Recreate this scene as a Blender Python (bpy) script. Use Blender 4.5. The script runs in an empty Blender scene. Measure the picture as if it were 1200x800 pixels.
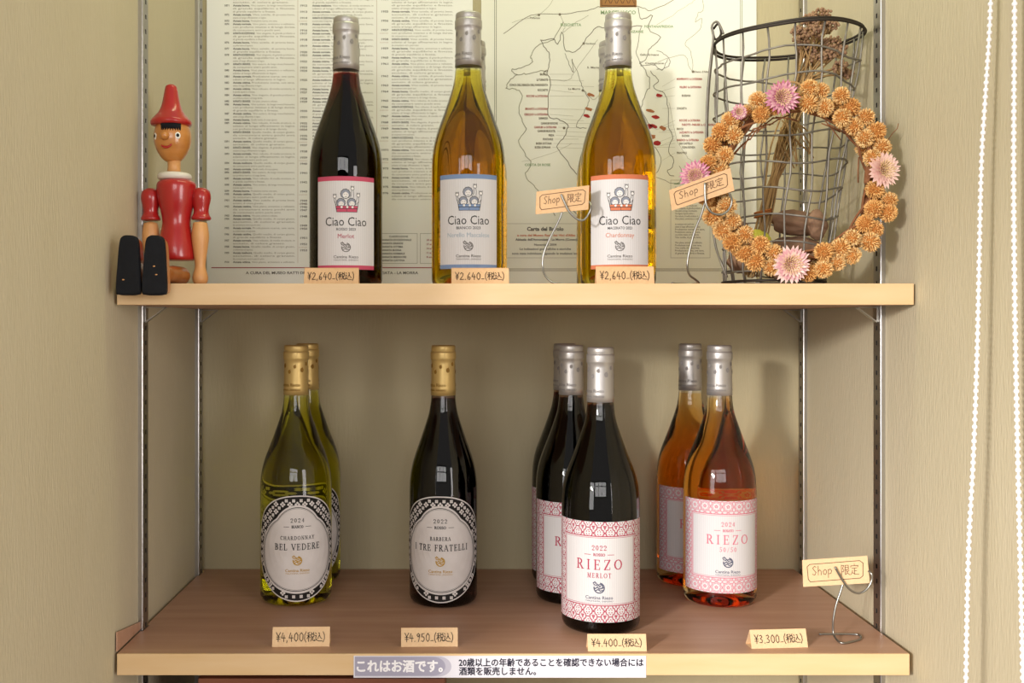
import bpy, bmesh, math, random
from math import sin, cos, pi, atan2, sqrt, asin
from mathutils import Vector, Matrix

random.seed(7)
S = bpy.context.scene
COL = S.collection
Z0 = 0.95                    # height of the lower shelf's top above the floor
F = 1194.0                   # focal length in pixels of the 1200 wide frame
VX, VY = 535.0, 378.0        # principal point
EYE = Z0 + 0.325
BACK = 0.346                 # back wall of the alcove (shelf fronts are at y = 0)
XL, XR = -0.337, 0.452       # side walls
UP = Z0 + 0.3635             # top of the upper shelf


def PX(px, y):
    return (px - VX) / F * (1 + y)


def PZ(py, y):
    return EYE + (VY - py) / F * (1 + y)


# ------------------------------------------------------------------ camera, light, exposure
cam_d = bpy.data.cameras.new('camera')
cam = bpy.data.objects.new('camera', cam_d)
COL.objects.link(cam)
cam.location = (0, -1, EYE)
cam.rotation_euler = (pi / 2, 0, 0)
cam_d.sensor_width = 36
cam_d.lens = 36 * F / 1200
cam_d.shift_x = (600 - VX) / 1200
cam_d.shift_y = -(400 - VY) / 1200
cam_d.clip_start = 0.01
S.camera = cam

S.view_settings.view_transform = 'Standard'
S.view_settings.look = 'None'
S.view_settings.gamma = 1
S.view_settings.use_curve_mapping = False
S.view_settings.exposure = 0.0

W = bpy.data.worlds.new('world')
S.world = W
W.use_nodes = True
W.node_tree.nodes['Background'].inputs[0].default_value = (1.0, 0.95, 0.90, 1)
W.node_tree.nodes['Background'].inputs[1].default_value = 0.40


def area(name, loc, target, sx, sy, power, col):
    d = bpy.data.lights.new(name, 'AREA')
    d.shape = 'RECTANGLE'
    d.size, d.size_y = sx, sy
    d.energy = power
    d.color = col
    o = bpy.data.objects.new(name, d)
    COL.objects.link(o)
    o.location = loc
    v = Vector(target) - Vector(loc)
    o.rotation_euler = v.to_track_quat('-Z', 'Y').to_euler()
    return o


area('shop_window_daylight', (-0.35, -3.3, EYE + 0.55), (0.05, 0.2, EYE), 2.0, 1.1, 42, (1.0, 0.97, 0.95))
area('left_window_daylight', (-1.44, -2.12, EYE + 0.42), (0.42, 0.10, EYE - 0.03), 0.16, 0.16, 42, (1.0, 0.955, 0.90))
area('left_window_skylight', (-1.9, -2.4, EYE + 0.20), (0.30, 0.15, EYE - 0.05), 1.3, 1.5, 36, (1.0, 0.97, 0.95))
area('right_window_daylight', (1.45, -1.75, EYE + 0.05), (-0.34, 0.05, EYE - 0.08), 0.9, 1.2, 25, (1.0, 0.95, 0.93))
sp = bpy.data.lights.new('added_right_wall_spot', 'SPOT')  # added fill spot with no known source, lifts the lower right wall
sp.energy = 200
sp.color = (1.0, 0.95, 0.90)
sp.spot_size = math.radians(25)
sp.spot_blend = 1.0
sp.shadow_soft_size = 0.07
spo = bpy.data.objects.new('added_right_wall_spot', sp)
COL.objects.link(spo)
spo.location = (-1.30, -2.20, EYE + 0.30)
spo.rotation_euler = (Vector((0.45, -0.21, EYE - 0.40)) - spo.location).to_track_quat('-Z', 'Y').to_euler()
area('alcove_top_lamp', (0.10, -0.05, EYE + 0.85), (0.06, 0.36, EYE + 0.25), 0.60, 0.12, 2.0, (0.92, 1.0, 0.56))

# ------------------------------------------------------------------ material helpers


def hexc(h):
    out = []
    for i in (0, 2, 4):
        c = int(h[i:i + 2], 16) / 255
        out.append(c / 12.92 if c <= 0.04045 else ((c + 0.055) / 1.055) ** 2.4)
    return (*out, 1)


def newmat(name):
    m = bpy.data.materials.new(name)
    m.use_nodes = True
    return m, m.node_tree.nodes, m.node_tree.links, m.node_tree.nodes['Principled BSDF']


def mat(name, h, rough=0.5, metal=0.0, noise=None, bump=None, coat=0.0, spec=None, coords='Object'):
    """noise = (scale xyz, second colour, amount); bump = (scale xyz, strength, distance)"""
    m, n, l, b = newmat(name)
    b.inputs['Base Color'].default_value = hexc(h)
    b.inputs['Roughness'].default_value = rough
    b.inputs['Metallic'].default_value = metal
    b.inputs['Coat Weight'].default_value = coat
    b.inputs['Coat Roughness'].default_value = 0.12
    if spec is not None:
        b.inputs['Specular IOR Level'].default_value = spec

    def tex(scale, detail=3.0):
        tc = n.new('ShaderNodeTexCoord')
        mp = n.new('ShaderNodeMapping')
        mp.inputs['Scale'].default_value = scale
        l.new(tc.outputs[coords], mp.inputs[0])
        t = n.new('ShaderNodeTexNoise')
        t.inputs['Scale'].default_value = 1
        t.inputs['Detail'].default_value = detail
        l.new(mp.outputs[0], t.inputs['Vector'])
        return t
    if noise:
        t = tex(noise[0])
        r = n.new('ShaderNodeValToRGB')
        r.color_ramp.elements[0].position = 0.5 - noise[2] / 2
        r.color_ramp.elements[1].position = 0.5 + noise[2] / 2
        r.color_ramp.elements[0].color = hexc(h)
        r.color_ramp.elements[1].color = hexc(noise[1])
        l.new(t.outputs[0], r.inputs[0])
        l.new(r.outputs[0], b.inputs['Base Color'])
    if bump:
        t = tex(bump[0])
        bp = n.new('ShaderNodeBump')
        bp.inputs['Strength'].default_value = bump[1]
        bp.inputs['Distance'].default_value = bump[2]
        l.new(t.outputs[0], bp.inputs['Height'])
        l.new(bp.outputs[0], b.inputs['Normal'])
    return m


def ink(name, h, rough=0.6):
    return mat('ink_' + name, h, rough, spec=0.2)


M = {}
M['wall'] = mat('olive_beige_wallpaper', 'beb397', 0.72, noise=((40, 40, 12), 'c1b69b', 0.5), bump=((380, 380, 70), 0.45, 0.0014))
M['back'] = mat('olive_beige_back_wallpaper', 'b9ad8c', 0.72, noise=((40, 40, 6), 'b6aa89', 0.6), bump=((340, 340, 60), 0.4, 0.0012))
M['floor'] = mat('floor_boards', '6b5340', 0.5, noise=((3, 30, 3), '58432f', 0.4))
M['veneer'] = mat('walnut_veneer', 'ad8267', 0.45, noise=((5, 60, 40), 'c29a82', 0.6), bump=((8, 200, 80), 0.1, 0.0005))
M['birch'] = mat('birch_edge', 'e0c298', 0.42, noise=((9, 60, 70), 'd7b482', 0.55))
M['steel'] = mat('satin_steel', 'b9b6b2', 0.32, 1.0)
M['steel2'] = mat('zinc_steel', 'a5a19a', 0.42, 1.0)
M['darkhole'] = mat('dark_slot', '0d0c0b', 0.8)
M['paper'] = mat('poster_paper', 'f3f2ef', 0.38, spec=0.45)
M['maplab'] = mat('map_paper', 'f0eee4', 0.35, spec=0.45)
M['kraft'] = mat('kraft_card', 'ddb68a', 0.7, noise=((400, 400, 400), 'd6ad80', 0.5))
M['kraft2'] = mat('pale_kraft_card', 'e3c299', 0.7, noise=((400, 400, 400), 'ddba90', 0.5))
M['wire'] = mat('soft_wire', '9b9a96', 0.35, 1.0)
M['rust'] = mat('dark_iron_wire', '7c776f', 0.5, 0.6, noise=((80, 80, 80), '98928a', 0.5))
M['rim'] = mat('rim_iron', '3f3833', 0.55, 0.7)
M['silver'] = mat('silver_capsule', 'b9b5b2', 0.40, 0.6)
M['gold'] = mat('gold_capsule', 'd2b472', 0.42, 0.5)
M['bead'] = mat('white_plastic', 'f1ecec', 0.3)
M['red'] = mat('red_lacquer', 'b3201f', 0.28, coat=0.5, noise=((60, 60, 60), 'a81a1b', 0.5))
M['wood'] = mat('varnished_wood', 'c98845', 0.3, coat=0.5, noise=((40, 40, 220), 'bb7836', 0.5))
M['woodl'] = mat('light_wood', 'dfa66a', 0.4, noise=((200, 200, 40), 'd0945a', 0.6))
M['woodd'] = mat('brown_wood', 'a8642c', 0.3, coat=0.5, noise=((30, 90, 30), '96561f', 0.5))
M['white'] = mat('ivory_paint', 'ddd6ca', 0.4)
M['black'] = mat('black_paint', '0d0e13', 0.7, spec=0.25, noise=((120, 120, 120), '12141a', 0.5), bump=((300, 300, 300), 0.3, 0.0006))
M['eye_white'] = mat('eye_white', 'f2efe8', 0.35)
M['gl_a'] = mat('dried_petal_gold', 'e6b268', 0.8, noise=((300, 300, 300), 'eec382', 0.5))
M['gl_b'] = mat('dried_petal_straw', 'e8c282', 0.8, noise=((300, 300, 300), 'f0d29a', 0.5))
M['gl_c'] = mat('dried_petal_orange', 'dea254', 0.8, noise=((300, 300, 300), 'e8b670', 0.5))
M['gl_core'] = mat('dried_flower_core', 'b0702f', 0.85)
M['pink'] = mat('dried_pink_petal', 'd79ca4', 0.7, noise=((150, 150, 150), 'e9b9bd', 0.5))
M['pinkp'] = mat('dried_pale_pink_petal', 'efc3bd', 0.7, noise=((150, 150, 150), 'f4d6c9', 0.5))
M['pinkm'] = mat('dried_magenta_petal', 'b75c82', 0.7, noise=((150, 150, 150), 'd99aae', 0.5))
M['straw'] = mat('straw_centre', 'eccf96', 0.8)
M['twig'] = mat('twig', '7a4a2c', 0.8, noise=((200, 200, 200), '93603a', 0.5))
M['stem'] = mat('dry_stem', '9c7a4c', 0.8, noise=((200, 200, 60), 'b18f5e', 0.5))
M['headb'] = mat('dry_flower_head', 'a58560', 0.85, noise=((300, 300, 300), '8a6654', 0.5))
M['bark'] = mat('driftwood', '9c7a60', 0.85, noise=((40, 120, 120), '7a5b46', 0.5), bump=((60, 200, 200), 0.6, 0.002))
M['twine'] = mat('twine', 'a8642c', 0.8)
M['lemon'] = mat('yellow_ball', 'd9d24c', 0.5)
M['crate'] = mat('reddish_crate_wood', '8a5236', 0.55, noise=((12, 120, 120), '6f3e27', 0.5))
M['label'] = None


def label_paper(name, h, h2):
    """paper with the fine vertical ribs of laid paper, from the label's own UV (metres)"""
    m, n, l, b = newmat(name)
    uv = n.new('ShaderNodeUVMap')
    w = n.new('ShaderNodeTexWave')
    w.wave_type = 'BANDS'
    w.bands_direction = 'X'
    w.inputs['Scale'].default_value = 130
    w.inputs['Distortion'].default_value = 0.6
    l.new(uv.outputs[0], w.inputs['Vector'])
    r = n.new('ShaderNodeValToRGB')
    r.color_ramp.elements[0].color = hexc(h)
    r.color_ramp.elements[1].color = hexc(h2)
    l.new(w.outputs[0], r.inputs[0])
    l.new(r.outputs[0], b.inputs['Base Color'])
    b.inputs['Roughness'].default_value = 0.6
    return m


M['ribbed'] = label_paper('ribbed_label_paper', 'd9d6d7', 'd1cecf')
M['smoothlab'] = mat('mottled_label_paper', 'dcd6d4', 0.6, noise=((60, 60, 60), 'd0c9c6', 0.6))
for k, h in dict(dark='3a3938', black='1f1c1c', grey='6a6662', lgrey='989289', red='ae3d56', redband='c4506a', blueband='7d93b8',
                 orange='d07a58', bluetxt='9fb0bd', pinkred='d4788a', navy='55586c', gold='b8913f', hair='8f93a0',
                 brown='6b4a38', skin='e9e5e3', mapred='a83030', mapor='b0704a', mapgreen='8fa87c', mapgrey='a9a592', mapdk='857d6c',
                 pale='c9b8ae', lav='a3a0b4', lav2='bfbccb', noteink='2c2a38', pen='262220', white='f4f2f6', capleaf='8d8886',
                 capgold='946f30', posterred='a03a45', stamp='a87848', maplabel='b5695f', reddot='8e3b34').items():
    M['i_' + k] = ink(k, h)
M['note'] = mat('white_notice_paper', 'dfdde6', 0.5)


def glass(name, tint, ior=1.47):
    m, n, l, b = newmat(name)
    b.inputs['Base Color'].default_value = (*tint, 1)
    b.inputs['Roughness'].default_value = 0.0
    b.inputs['IOR'].default_value = ior
    b.inputs['Transmission Weight'].default_value = 1.0
    return m


def wine(name, sig):
    """clear boundary (the wine meets glass of nearly its own index) and an absorbing body; sig in 1/m"""
    m, n, l, b = newmat(name)
    n.remove(b)
    t = n.new('ShaderNodeBsdfTransparent')
    v = n.new('ShaderNodeVolumeAbsorption')
    d = max(sig)
    v.inputs['Density'].default_value = d
    v.inputs['Color'].default_value = (*[1 - s / d for s in sig], 1)
    out = n['Material Output']
    l.new(t.outputs[0], out.inputs['Surface'])
    l.new(v.outputs[0], out.inputs['Volume'])
    return m


M['g_yel'] = glass('yellow_green_glass', (0.86, 0.86, 0.42))
M['g_grn'] = glass('olive_green_glass', (0.92, 0.92, 0.42))
M['g_clr'] = glass('clear_glass', (0.97, 0.95, 0.93))
M['g_drk'] = glass('dark_brown_glass', (0.50, 0.36, 0.30))
M['w_amber'] = wine('amber_wine', (4, 11.5, 80))
M['w_white'] = wine('pale_white_wine', (3.5, 4, 65))
M['w_rose'] = wine('rose_wine', (0.5, 13, 45))
M['w_dark'] = wine('dark_wine', (140, 500, 520))
M['g_blk'] = glass('black_brown_glass', (0.34, 0.25, 0.20))
M['w_red'] = wine('red_wine', (75, 400, 450))

# ------------------------------------------------------------------ mesh helpers


class MB:
    """collects geometry for ONE mesh object"""

    def __init__(self):
        self.v, self.f, self.m, self.uv, self.mats, self.sm = [], [], [], [], [], []

    def mi(self, key):
        if key not in self.mats:
            self.mats.append(key)
        return self.mats.index(key)

    def add(self, verts, faces, key, smooth=False, uvs=None, T=None):
        b = len(self.v)
        if T is not None:
            verts = [T @ Vector(p) for p in verts]
        self.v += [tuple(p) for p in verts]
        self.uv += list(uvs) if uvs else [(0, 0)] * len(verts)
        k = self.mi(key)
        for f in faces:
            self.f.append([b + i for i in f])
            self.m.append(k)
            self.sm.append(smooth)

    def box(self, x0, x1, y0, y1, z0, z1, key, T=None):
        v = [(x, y, z) for x in (x0, x1) for y in (y0, y1) for z in (z0, z1)]
        f = [(0, 1, 3, 2), (4, 6, 7, 5), (0, 4, 5, 1), (2, 3, 7, 6), (0, 2, 6, 4), (1, 5, 7, 3)]
        self.add(v, f, key, False, None, T)

    def lathe(self, prof, key, seg=48, T=None, smooth=True, keys=None):
        """prof = [(r, z)]; poles where r == 0; keys(i) may give another material per ring"""
        v, rings = [], []
        for r, z in prof:
            if r < 1e-7:
                rings.append([len(v)])
                v.append((0, 0, z))
            else:
                rings.append(list(range(len(v), len(v) + seg)))
                v += [(r * cos(2 * pi * k / seg), r * sin(2 * pi * k / seg), z) for k in range(seg)]
        b = len(self.v)
        if T is not None:
            v = [T @ Vector(p) for p in v]
        self.v += [tuple(p) for p in v]
        self.uv += [(0, 0)] * len(v)
        for i in range(len(rings) - 1):
            A, B = rings[i], rings[i + 1]
            k = self.mi(keys(i) if keys else key)
            for j in range(seg):
                j2 = (j + 1) % seg
                if len(A) == 1 and len(B) == 1:
                    continue
                if len(A) == 1:
                    f = [A[0], B[j2], B[j]]
                elif len(B) == 1:
                    f = [A[j], A[j2], B[0]]
                else:
                    f = [A[j], A[j2], B[j2], B[j]]
                self.f.append([b + q for q in f])
                self.m.append(k)
                self.sm.append(smooth)

    def tube(self, pts, r, key, seg=8, closed=False, T=None):
        pts = [Vector(p) for p in pts]
        n = len(pts)
        rr = r if isinstance(r, (list, tuple)) else [r] * n
        tans = []
        for i in range(n):
            a = pts[i - 1] if (i > 0 or closed) else pts[i]
            b = pts[(i + 1) % n] if (i < n - 1 or closed) else pts[i]
            t = (b - a)
            tans.append(t.normalized() if t.length > 1e-9 else Vector((0, 0, 1)))
        ref = Vector((0, 0, 1)) if abs(tans[0].z) < 0.9 else Vector((1, 0, 0))
        nrm = tans[0].cross(ref).normalized()
        v = []
        for i in range(n):
            t = tans[i]
            nrm = (nrm - t * nrm.dot(t))
            nrm = nrm.normalized() if nrm.length > 1e-6 else t.orthogonal().normalized()
            bi = t.cross(nrm)
            for k in range(seg):
                a = 2 * pi * k / seg
                v.append(pts[i] + (nrm * cos(a) + bi * sin(a)) * rr[i])
        f = []
        for i in range(n if closed else n - 1):
            i2 = (i + 1) % n
            for k in range(seg):
                k2 = (k + 1) % seg
                f.append((i * seg + k, i * seg + k2, i2 * seg + k2, i2 * seg + k))
        if not closed:
            f.append(tuple(reversed(range(seg))))
            f.append(tuple((n - 1) * seg + k for k in range(seg)))
        self.add(v, f, key, True, None, T)

    def ball(self, c, r, key, sub=1, T=None, squash=(1, 1, 1)):
        bm = bmesh.new()
        bmesh.ops.create_icosphere(bm, subdivisions=sub, radius=1)
        bm.verts.ensure_lookup_table()
        v = [(c[0] + p.co.x * r * squash[0], c[1] + p.co.y * r * squash[1], c[2] + p.co.z * r * squash[2]) for p in bm.verts]
        f = [[q.index for q in fc.verts] for fc in bm.faces]
        bm.free()
        self.add(v, f, key, True, None, T)

    def build(self, name, parent=None, fix=True, loc=None, bevel=0):
        me = bpy.data.meshes.new(name)
        me.from_pydata(self.v, [], self.f)
        for k in self.mats:
            me.materials.append(M[k])
        me.polygons.foreach_set('material_index', self.m)
        me.polygons.foreach_set('use_smooth', self.sm)
        if any(u != (0, 0) for u in self.uv):
            lay = me.uv_layers.new(name='UVMap')
            for lp in me.loops:
                lay.data[lp.index].uv = self.uv[lp.vertex_index]
        if fix:
            bm = bmesh.new()
            bm.from_mesh(me)
            bmesh.ops.recalc_face_normals(bm, faces=bm.faces)
            if bevel:
                bmesh.ops.bevel(bm, geom=bm.edges[:], offset=bevel, segments=2, affect='EDGES', profile=0.5)
            bm.to_mesh(me)
            bm.free()
        o = bpy.data.objects.new(name, me)
        COL.objects.link(o)
        if parent is not None:
            o.parent = parent
        if loc is not None:
            o.location = loc
        return o


def tag(o, label=None, cat=None, group=None, kind=None):
    if label:
        o['label'] = label
    if cat:
        o['category'] = cat
    if group:
        o['group'] = group
    if kind:
        o['kind'] = kind
    return o


def thing(name, label, cat, loc=(0, 0, 0), rz=0, group=None):
    o = bpy.data.objects.new(name, None)
    o.empty_display_size = 0.02
    COL.objects.link(o)
    o.location = loc
    o.rotation_euler = (0, 0, rz)
    return tag(o, label, cat, group)


def dup(root, label=None, loc=None, rz=None):
    """a copy of a thing with copies of its parts and sub-parts"""
    def cp(o, parent):
        c = o.copy()
        COL.objects.link(c)
        if parent is not None:
            c.parent = parent
        for ch in list(o.children):
            cp(ch, c)
        return c
    r = cp(root, None)
    if label:
        r['label'] = label
    if loc is not None:
        r.location = loc
    if rz is not None:
        r.rotation_euler = (0, 0, rz)
    return r


def smooth_path(pts, n=8, closed=False):
    """Catmull-Rom through the points"""
    P = [Vector(p) for p in pts]
    out = []
    m = len(P)
    for i in range(m if closed else m - 1):
        if closed:
            p0, p1, p2, p3 = P[i - 1], P[i], P[(i + 1) % m], P[(i + 2) % m]
        else:
            p0, p1, p2, p3 = P[max(i - 1, 0)], P[i], P[i + 1], P[min(i + 2, m - 1)]
        for k in range(n):
            t = k / n
            out.append(0.5 * ((2 * p1) + (p2 - p0) * t + (2 * p0 - 5 * p1 + 4 * p2 - p3) * t * t + (3 * p1 - p0 - 3 * p2 + p3) * t ** 3))
    if not closed:
        out.append(P[-1])
    return out


# ------------------------------------------------------------------ flat print: text, strokes, fills
_tc = {}


def font_polys(s, bold=0.0):
    if (s, bold) not in _tc:
        cu = bpy.data.curves.new('text', 'FONT')
        cu.body = s
        cu.size = 1
        cu.resolution_u = 2
        cu.offset = bold
        o = bpy.data.objects.new('text', cu)
        me = o.to_mesh()
        v = [(p.co.x, p.co.y) for p in me.vertices]
        f = [list(p.vertices) for p in me.polygons]
        o.to_mesh_clear()
        bpy.data.objects.remove(o)
        bpy.data.curves.remove(cu)
        _tc[(s, bold)] = (v, f)
    return _tc[(s, bold)]


# a small serif alphabet drawn as strokes: L = line (x0,y0,x1,y1,thick?), A = arc (cx,cy,rx,ry,a0,a1), serif feet at s
SERIF = {
    'A': (.78, [('L', .08, 0, .38, 1, 0), ('L', .70, 0, .38, 1, 1), ('L', .2, .33, .58, .33, 0)], [(.08, 0), (.70, 0)]),
    'B': (.68, [('L', .16, 0, .16, 1, 1), ('A', .3, .76, .22, .24, -90, 90), ('A', .3, .27, .29, .27, -90, 90), ('L', .16, 1, .3, 1, 0), ('L', .16, .53, .3, .53, 0), ('L', .16, 0, .3, 0, 0)], [(.16, 0), (.16, 1)]),
    'C': (.76, [('A', .44, .5, .37, .5, 45, 315), ('L', .70, .66, .70, .95, 0)], []),
    'D': (.80, [('L', .16, 0, .16, 1, 1), ('A', .3, .5, .42, .5, -90, 90), ('L', .16, 1, .3, 1, 0), ('L', .16, 0, .3, 0, 0)], [(.16, 0), (.16, 1)]),
    'E': (.64, [('L', .16, 0, .16, 1, 1), ('L', .16, 1, .55, 1, 0), ('L', .16, 0, .58, 0, 0), ('L', .16, .52, .45, .52, 0), ('L', .55, .8, .55, 1, 0), ('L', .58, 0, .58, .22, 0), ('L', .45, .42, .45, .62, 0)], [(.16, 0), (.16, 1)]),
    'F': (.60, [('L', .16, 0, .16, 1, 1), ('L', .16, 1, .55, 1, 0), ('L', .16, .52, .45, .52, 0), ('L', .55, .8, .55, 1, 0), ('L', .45, .42, .45, .62, 0)], [(.16, 0), (.16, 1)]),
    'G': (.80, [('A', .44, .5, .37, .5, 45, 330), ('L', .70, .66, .70, .95, 0), ('L', .72, .08, .72, .42, 1)], [(.72, .42)]),
    'H': (.82, [('L', .16, 0, .16, 1, 1), ('L', .66, 0, .66, 1, 1), ('L', .16, .52, .66, .52, 0)], [(.16, 0), (.16, 1), (.66, 0), (.66, 1)]),
    'I': (.36, [('L', .18, 0, .18, 1, 1)], [(.18, 0), (.18, 1)]),
    'K': (.76, [('L', .16, 0, .16, 1, 1), ('L', .2, .45, .62, 1, 0), ('L', .32, .58, .68, 0, 1)], [(.16, 0), (.16, 1), (.62, 1), (.68, 0)]),
    'L': (.62, [('L', .16, 0, .16, 1, 1), ('L', .16, 0, .56, 0, 0), ('L', .56, 0, .56, .24, 0)], [(.16, 0), (.16, 1)]),
    'M': (.96, [('L', .14, 0, .16, 1, 0), ('L', .18, 1, .47, .05, 1), ('L', .47, .05, .78, 1, 0), ('L', .80, 0, .78, 1, 1)], [(.14, 0), (.14, 1), (.80, 0), (.80, 1)]),
    'N': (.84, [('L', .14, 0, .14, 1, 0), ('L', .14, 1, .68, 0, 1), ('L', .68, 0, .68, 1, 0)], [(.14, 0), (.12, 1), (.68, 1)]),
    'O': (.84, [('A', .42, .5, .36, .5, 0, 360)], []),
    'P': (.64, [('L', .16, 0, .16, 1, 1), ('A', .3, .74, .25, .26, -90, 90), ('L', .16, 1, .3, 1, 0), ('L', .16, .48, .3, .48, 0)], [(.16, 0), (.16, 1)]),
    'R': (.74, [('L', .16, 0, .16, 1, 1), ('A', .3, .75, .24, .25, -90, 90), ('L', .16, 1, .3, 1, 0), ('L', .16, .5, .3, .5, 0), ('L', .34, .5, .66, 0, 1)], [(.16, 0), (.16, 1), (.66, 0)]),
    'S': (.58, [('A', .29, .75, .2, .25, 30, 270), ('A', .29, .25, .22, .25, -150, 90), ('L', .47, .72, .47, .95, 0), ('L', .09, .06, .09, .3, 0)], []),
    'T': (.70, [('L', .35, 0, .35, 1, 1), ('L', .06, 1, .64, 1, 0), ('L', .06, .8, .06, 1, 0), ('L', .64, .8, .64, 1, 0)], [(.35, 0)]),
    'U': (.80, [('L', .16, .3, .16, 1, 1), ('A', .4, .3, .24, .3, 180, 360), ('L', .64, .3, .64, 1, 0)], [(.16, 1), (.64, 1)]),
    'V': (.76, [('L', .08, 1, .40, 0, 1), ('L', .40, 0, .70, 1, 0)], [(.08, 1), (.70, 1)]),
    'Y': (.72, [('L', .08, 1, .36, .48, 1), ('L', .36, .48, .64, 1, 0), ('L', .36, 0, .36, .48, 1)], [(.08, 1), (.64, 1), (.36, 0)]),
    'Z': (.68, [('L', .08, 0, .58, 1, 1), ('L', .08, 1, .58, 1, 0), ('L', .08, 0, .60, 0, 0), ('L', .08, .8, .08, 1, 0), ('L', .60, 0, .60, .22, 0)], []),
    '2': (.56, [('A', .28, .72, .2, .28, -30, 180), ('L', .45, .58, .08, 0, 0), ('L', .08, 0, .5, 0, 1)], []),
    '0': (.58, [('A', .29, .5, .2, .5, 0, 360)], []),
    '3': (.56, [('A', .26, .74, .2, .26, -80, 160), ('A', .26, .26, .22, .26, -160, 90)], []),
    '4': (.58, [('L', .40, 0, .40, 1, 1), ('L', .40, 1, .06, .3, 0), ('L', .06, .3, .54, .3, 0)], []),
    '5': (.56, [('L', .14, 1, .46, 1, 1), ('L', .14, 1, .12, .56, 0), ('A', .24, .3, .22, .3, -150, 110)], []),
    '/': (.5, [('L', .08, -.1, .42, 1.05, 0)], []),
    ',': (.3, [('L', .12, -.16, .17, .08, 1)], []),
    ' ': (.36, [], []),
}
# handwriting: polylines in a 1 x 1 cell
HAND = {
    '\u00a5': (.62, [[(.05, 1), (.3, .55), (.55, 1)], [(.3, .55), (.3, 0)], [(.08, .5), (.52, .5)], [(.08, .28), (.52, .28)]]),
    '0': (.62, [[(.3, .95), (.1, .7), (.1, .25), (.3, .03), (.48, .2), (.5, .7), (.32, .95)]]),
    '2': (.62, [[(.08, .75), (.25, .95), (.45, .8), (.4, .5), (.05, .05), (.52, .05)]]),
    '3': (.62, [[(.08, .85), (.3, .95), (.45, .75), (.2, .55), (.45, .35), (.35, .08), (.06, .12)]]),
    '4': (.62, [[(.25, .95), (.06, .4), (.55, .4)], [(.38, .7), (.36, 0)]]),
    '5': (.62, [[(.14, .9), (.12, .55), (.38, .55), (.46, .28), (.3, .03), (.06, .1)], [(.14, .9), (.46, .93)]]),
    '6': (.62, [[(.4, .95), (.12, .45), (.14, .1), (.38, .03), (.46, .28), (.3, .42), (.14, .25)]]),
    '9': (.62, [[(.45, .75), (.25, .55), (.1, .75), (.28, .95), (.46, .8), (.42, .4), (.3, 0)]]),
    ',': (.3, [[(.14, .1), (.08, -.12)]]),
    '.': (.3, [[(.1, .02), (.14, .08)]]),
    '_': (.5, [[(.06, .12), (.4, .14)]]),
    '(': (.32, [[(.26, 1.05), (.08, .7), (.08, .25), (.24, -.08)]]),
    ')': (.32, [[(.06, 1.05), (.24, .7), (.24, .25), (.08, -.08)]]),
    '\u7a0e': (.95, [[(.38, .98), (.08, .86)], [(.02, .66), (.46, .68)], [(.25, .9), (.25, 0)], [(.24, .62), (.04, .28)], [(.26, .56), (.44, .4)], [(.56, .98), (.62, .84)], [(.86, 1), (.78, .84)],
                     [(.55, .78), (.88, .78), (.86, .5), (.57, .5), (.55, .78)], [(.64, .48), (.6, .2), (.48, .02)], [(.76, .5), (.76, .1), (.95, .06), (.95, .2)]]),
    '\u8fbc': (.95, [[(.1, .95), (.2, .82)], [(.04, .62), (.22, .62), (.14, .35), (.22, .2), (.04, .08)], [(.2, .18), (.5, .04), (.95, .04)], [(.46, .92), (.58, .9), (.58, .7), (.38, .3)], [(.58, .7), (.7, .42), (.9, .28)]]),
    '\u9650': (.95, [[(.1, .95), (.1, 0)], [(.1, .94), (.34, .92), (.22, .65), (.36, .48), (.28, .32), (.18, .36)], [(.48, .92), (.82, .92), (.82, .52), (.5, .52)], [(.5, .72), (.8, .72)], [(.48, .92), (.5, .06), (.66, .16)], [(.6, .5), (.72, .2), (.95, .02)], [(.9, .44), (.72, .32)]]),
    '\u5b9a': (.95, [[(.5, 1), (.5, .88)], [(.12, .7), (.14, .84), (.88, .84), (.84, .7)], [(.24, .62), (.76, .62)], [(.5, .6), (.5, .08)], [(.5, .36), (.74, .36)], [(.3, .42), (.26, .2), (.08, .02)], [(.27, .22), (.5, .06), (.95, .02)]]),
    'S': (.6, [[(.48, .88), (.3, 1), (.1, .8), (.28, .52), (.46, .3), (.3, .02), (.06, .14)]]),
    'h': (.58, [[(.12, 1), (.1, 0)], [(.1, .4), (.28, .58), (.42, .42), (.42, 0)]]),
    'o': (.56, [[(.28, .58), (.08, .4), (.12, .1), (.32, .02), (.46, .25), (.42, .48), (.28, .58)]]),
    'p': (.58, [[(.1, .58), (.08, -.35)], [(.1, .45), (.3, .6), (.46, .4), (.36, .1), (.1, .08)]]),
    ' ': (.4, []),
}


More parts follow.
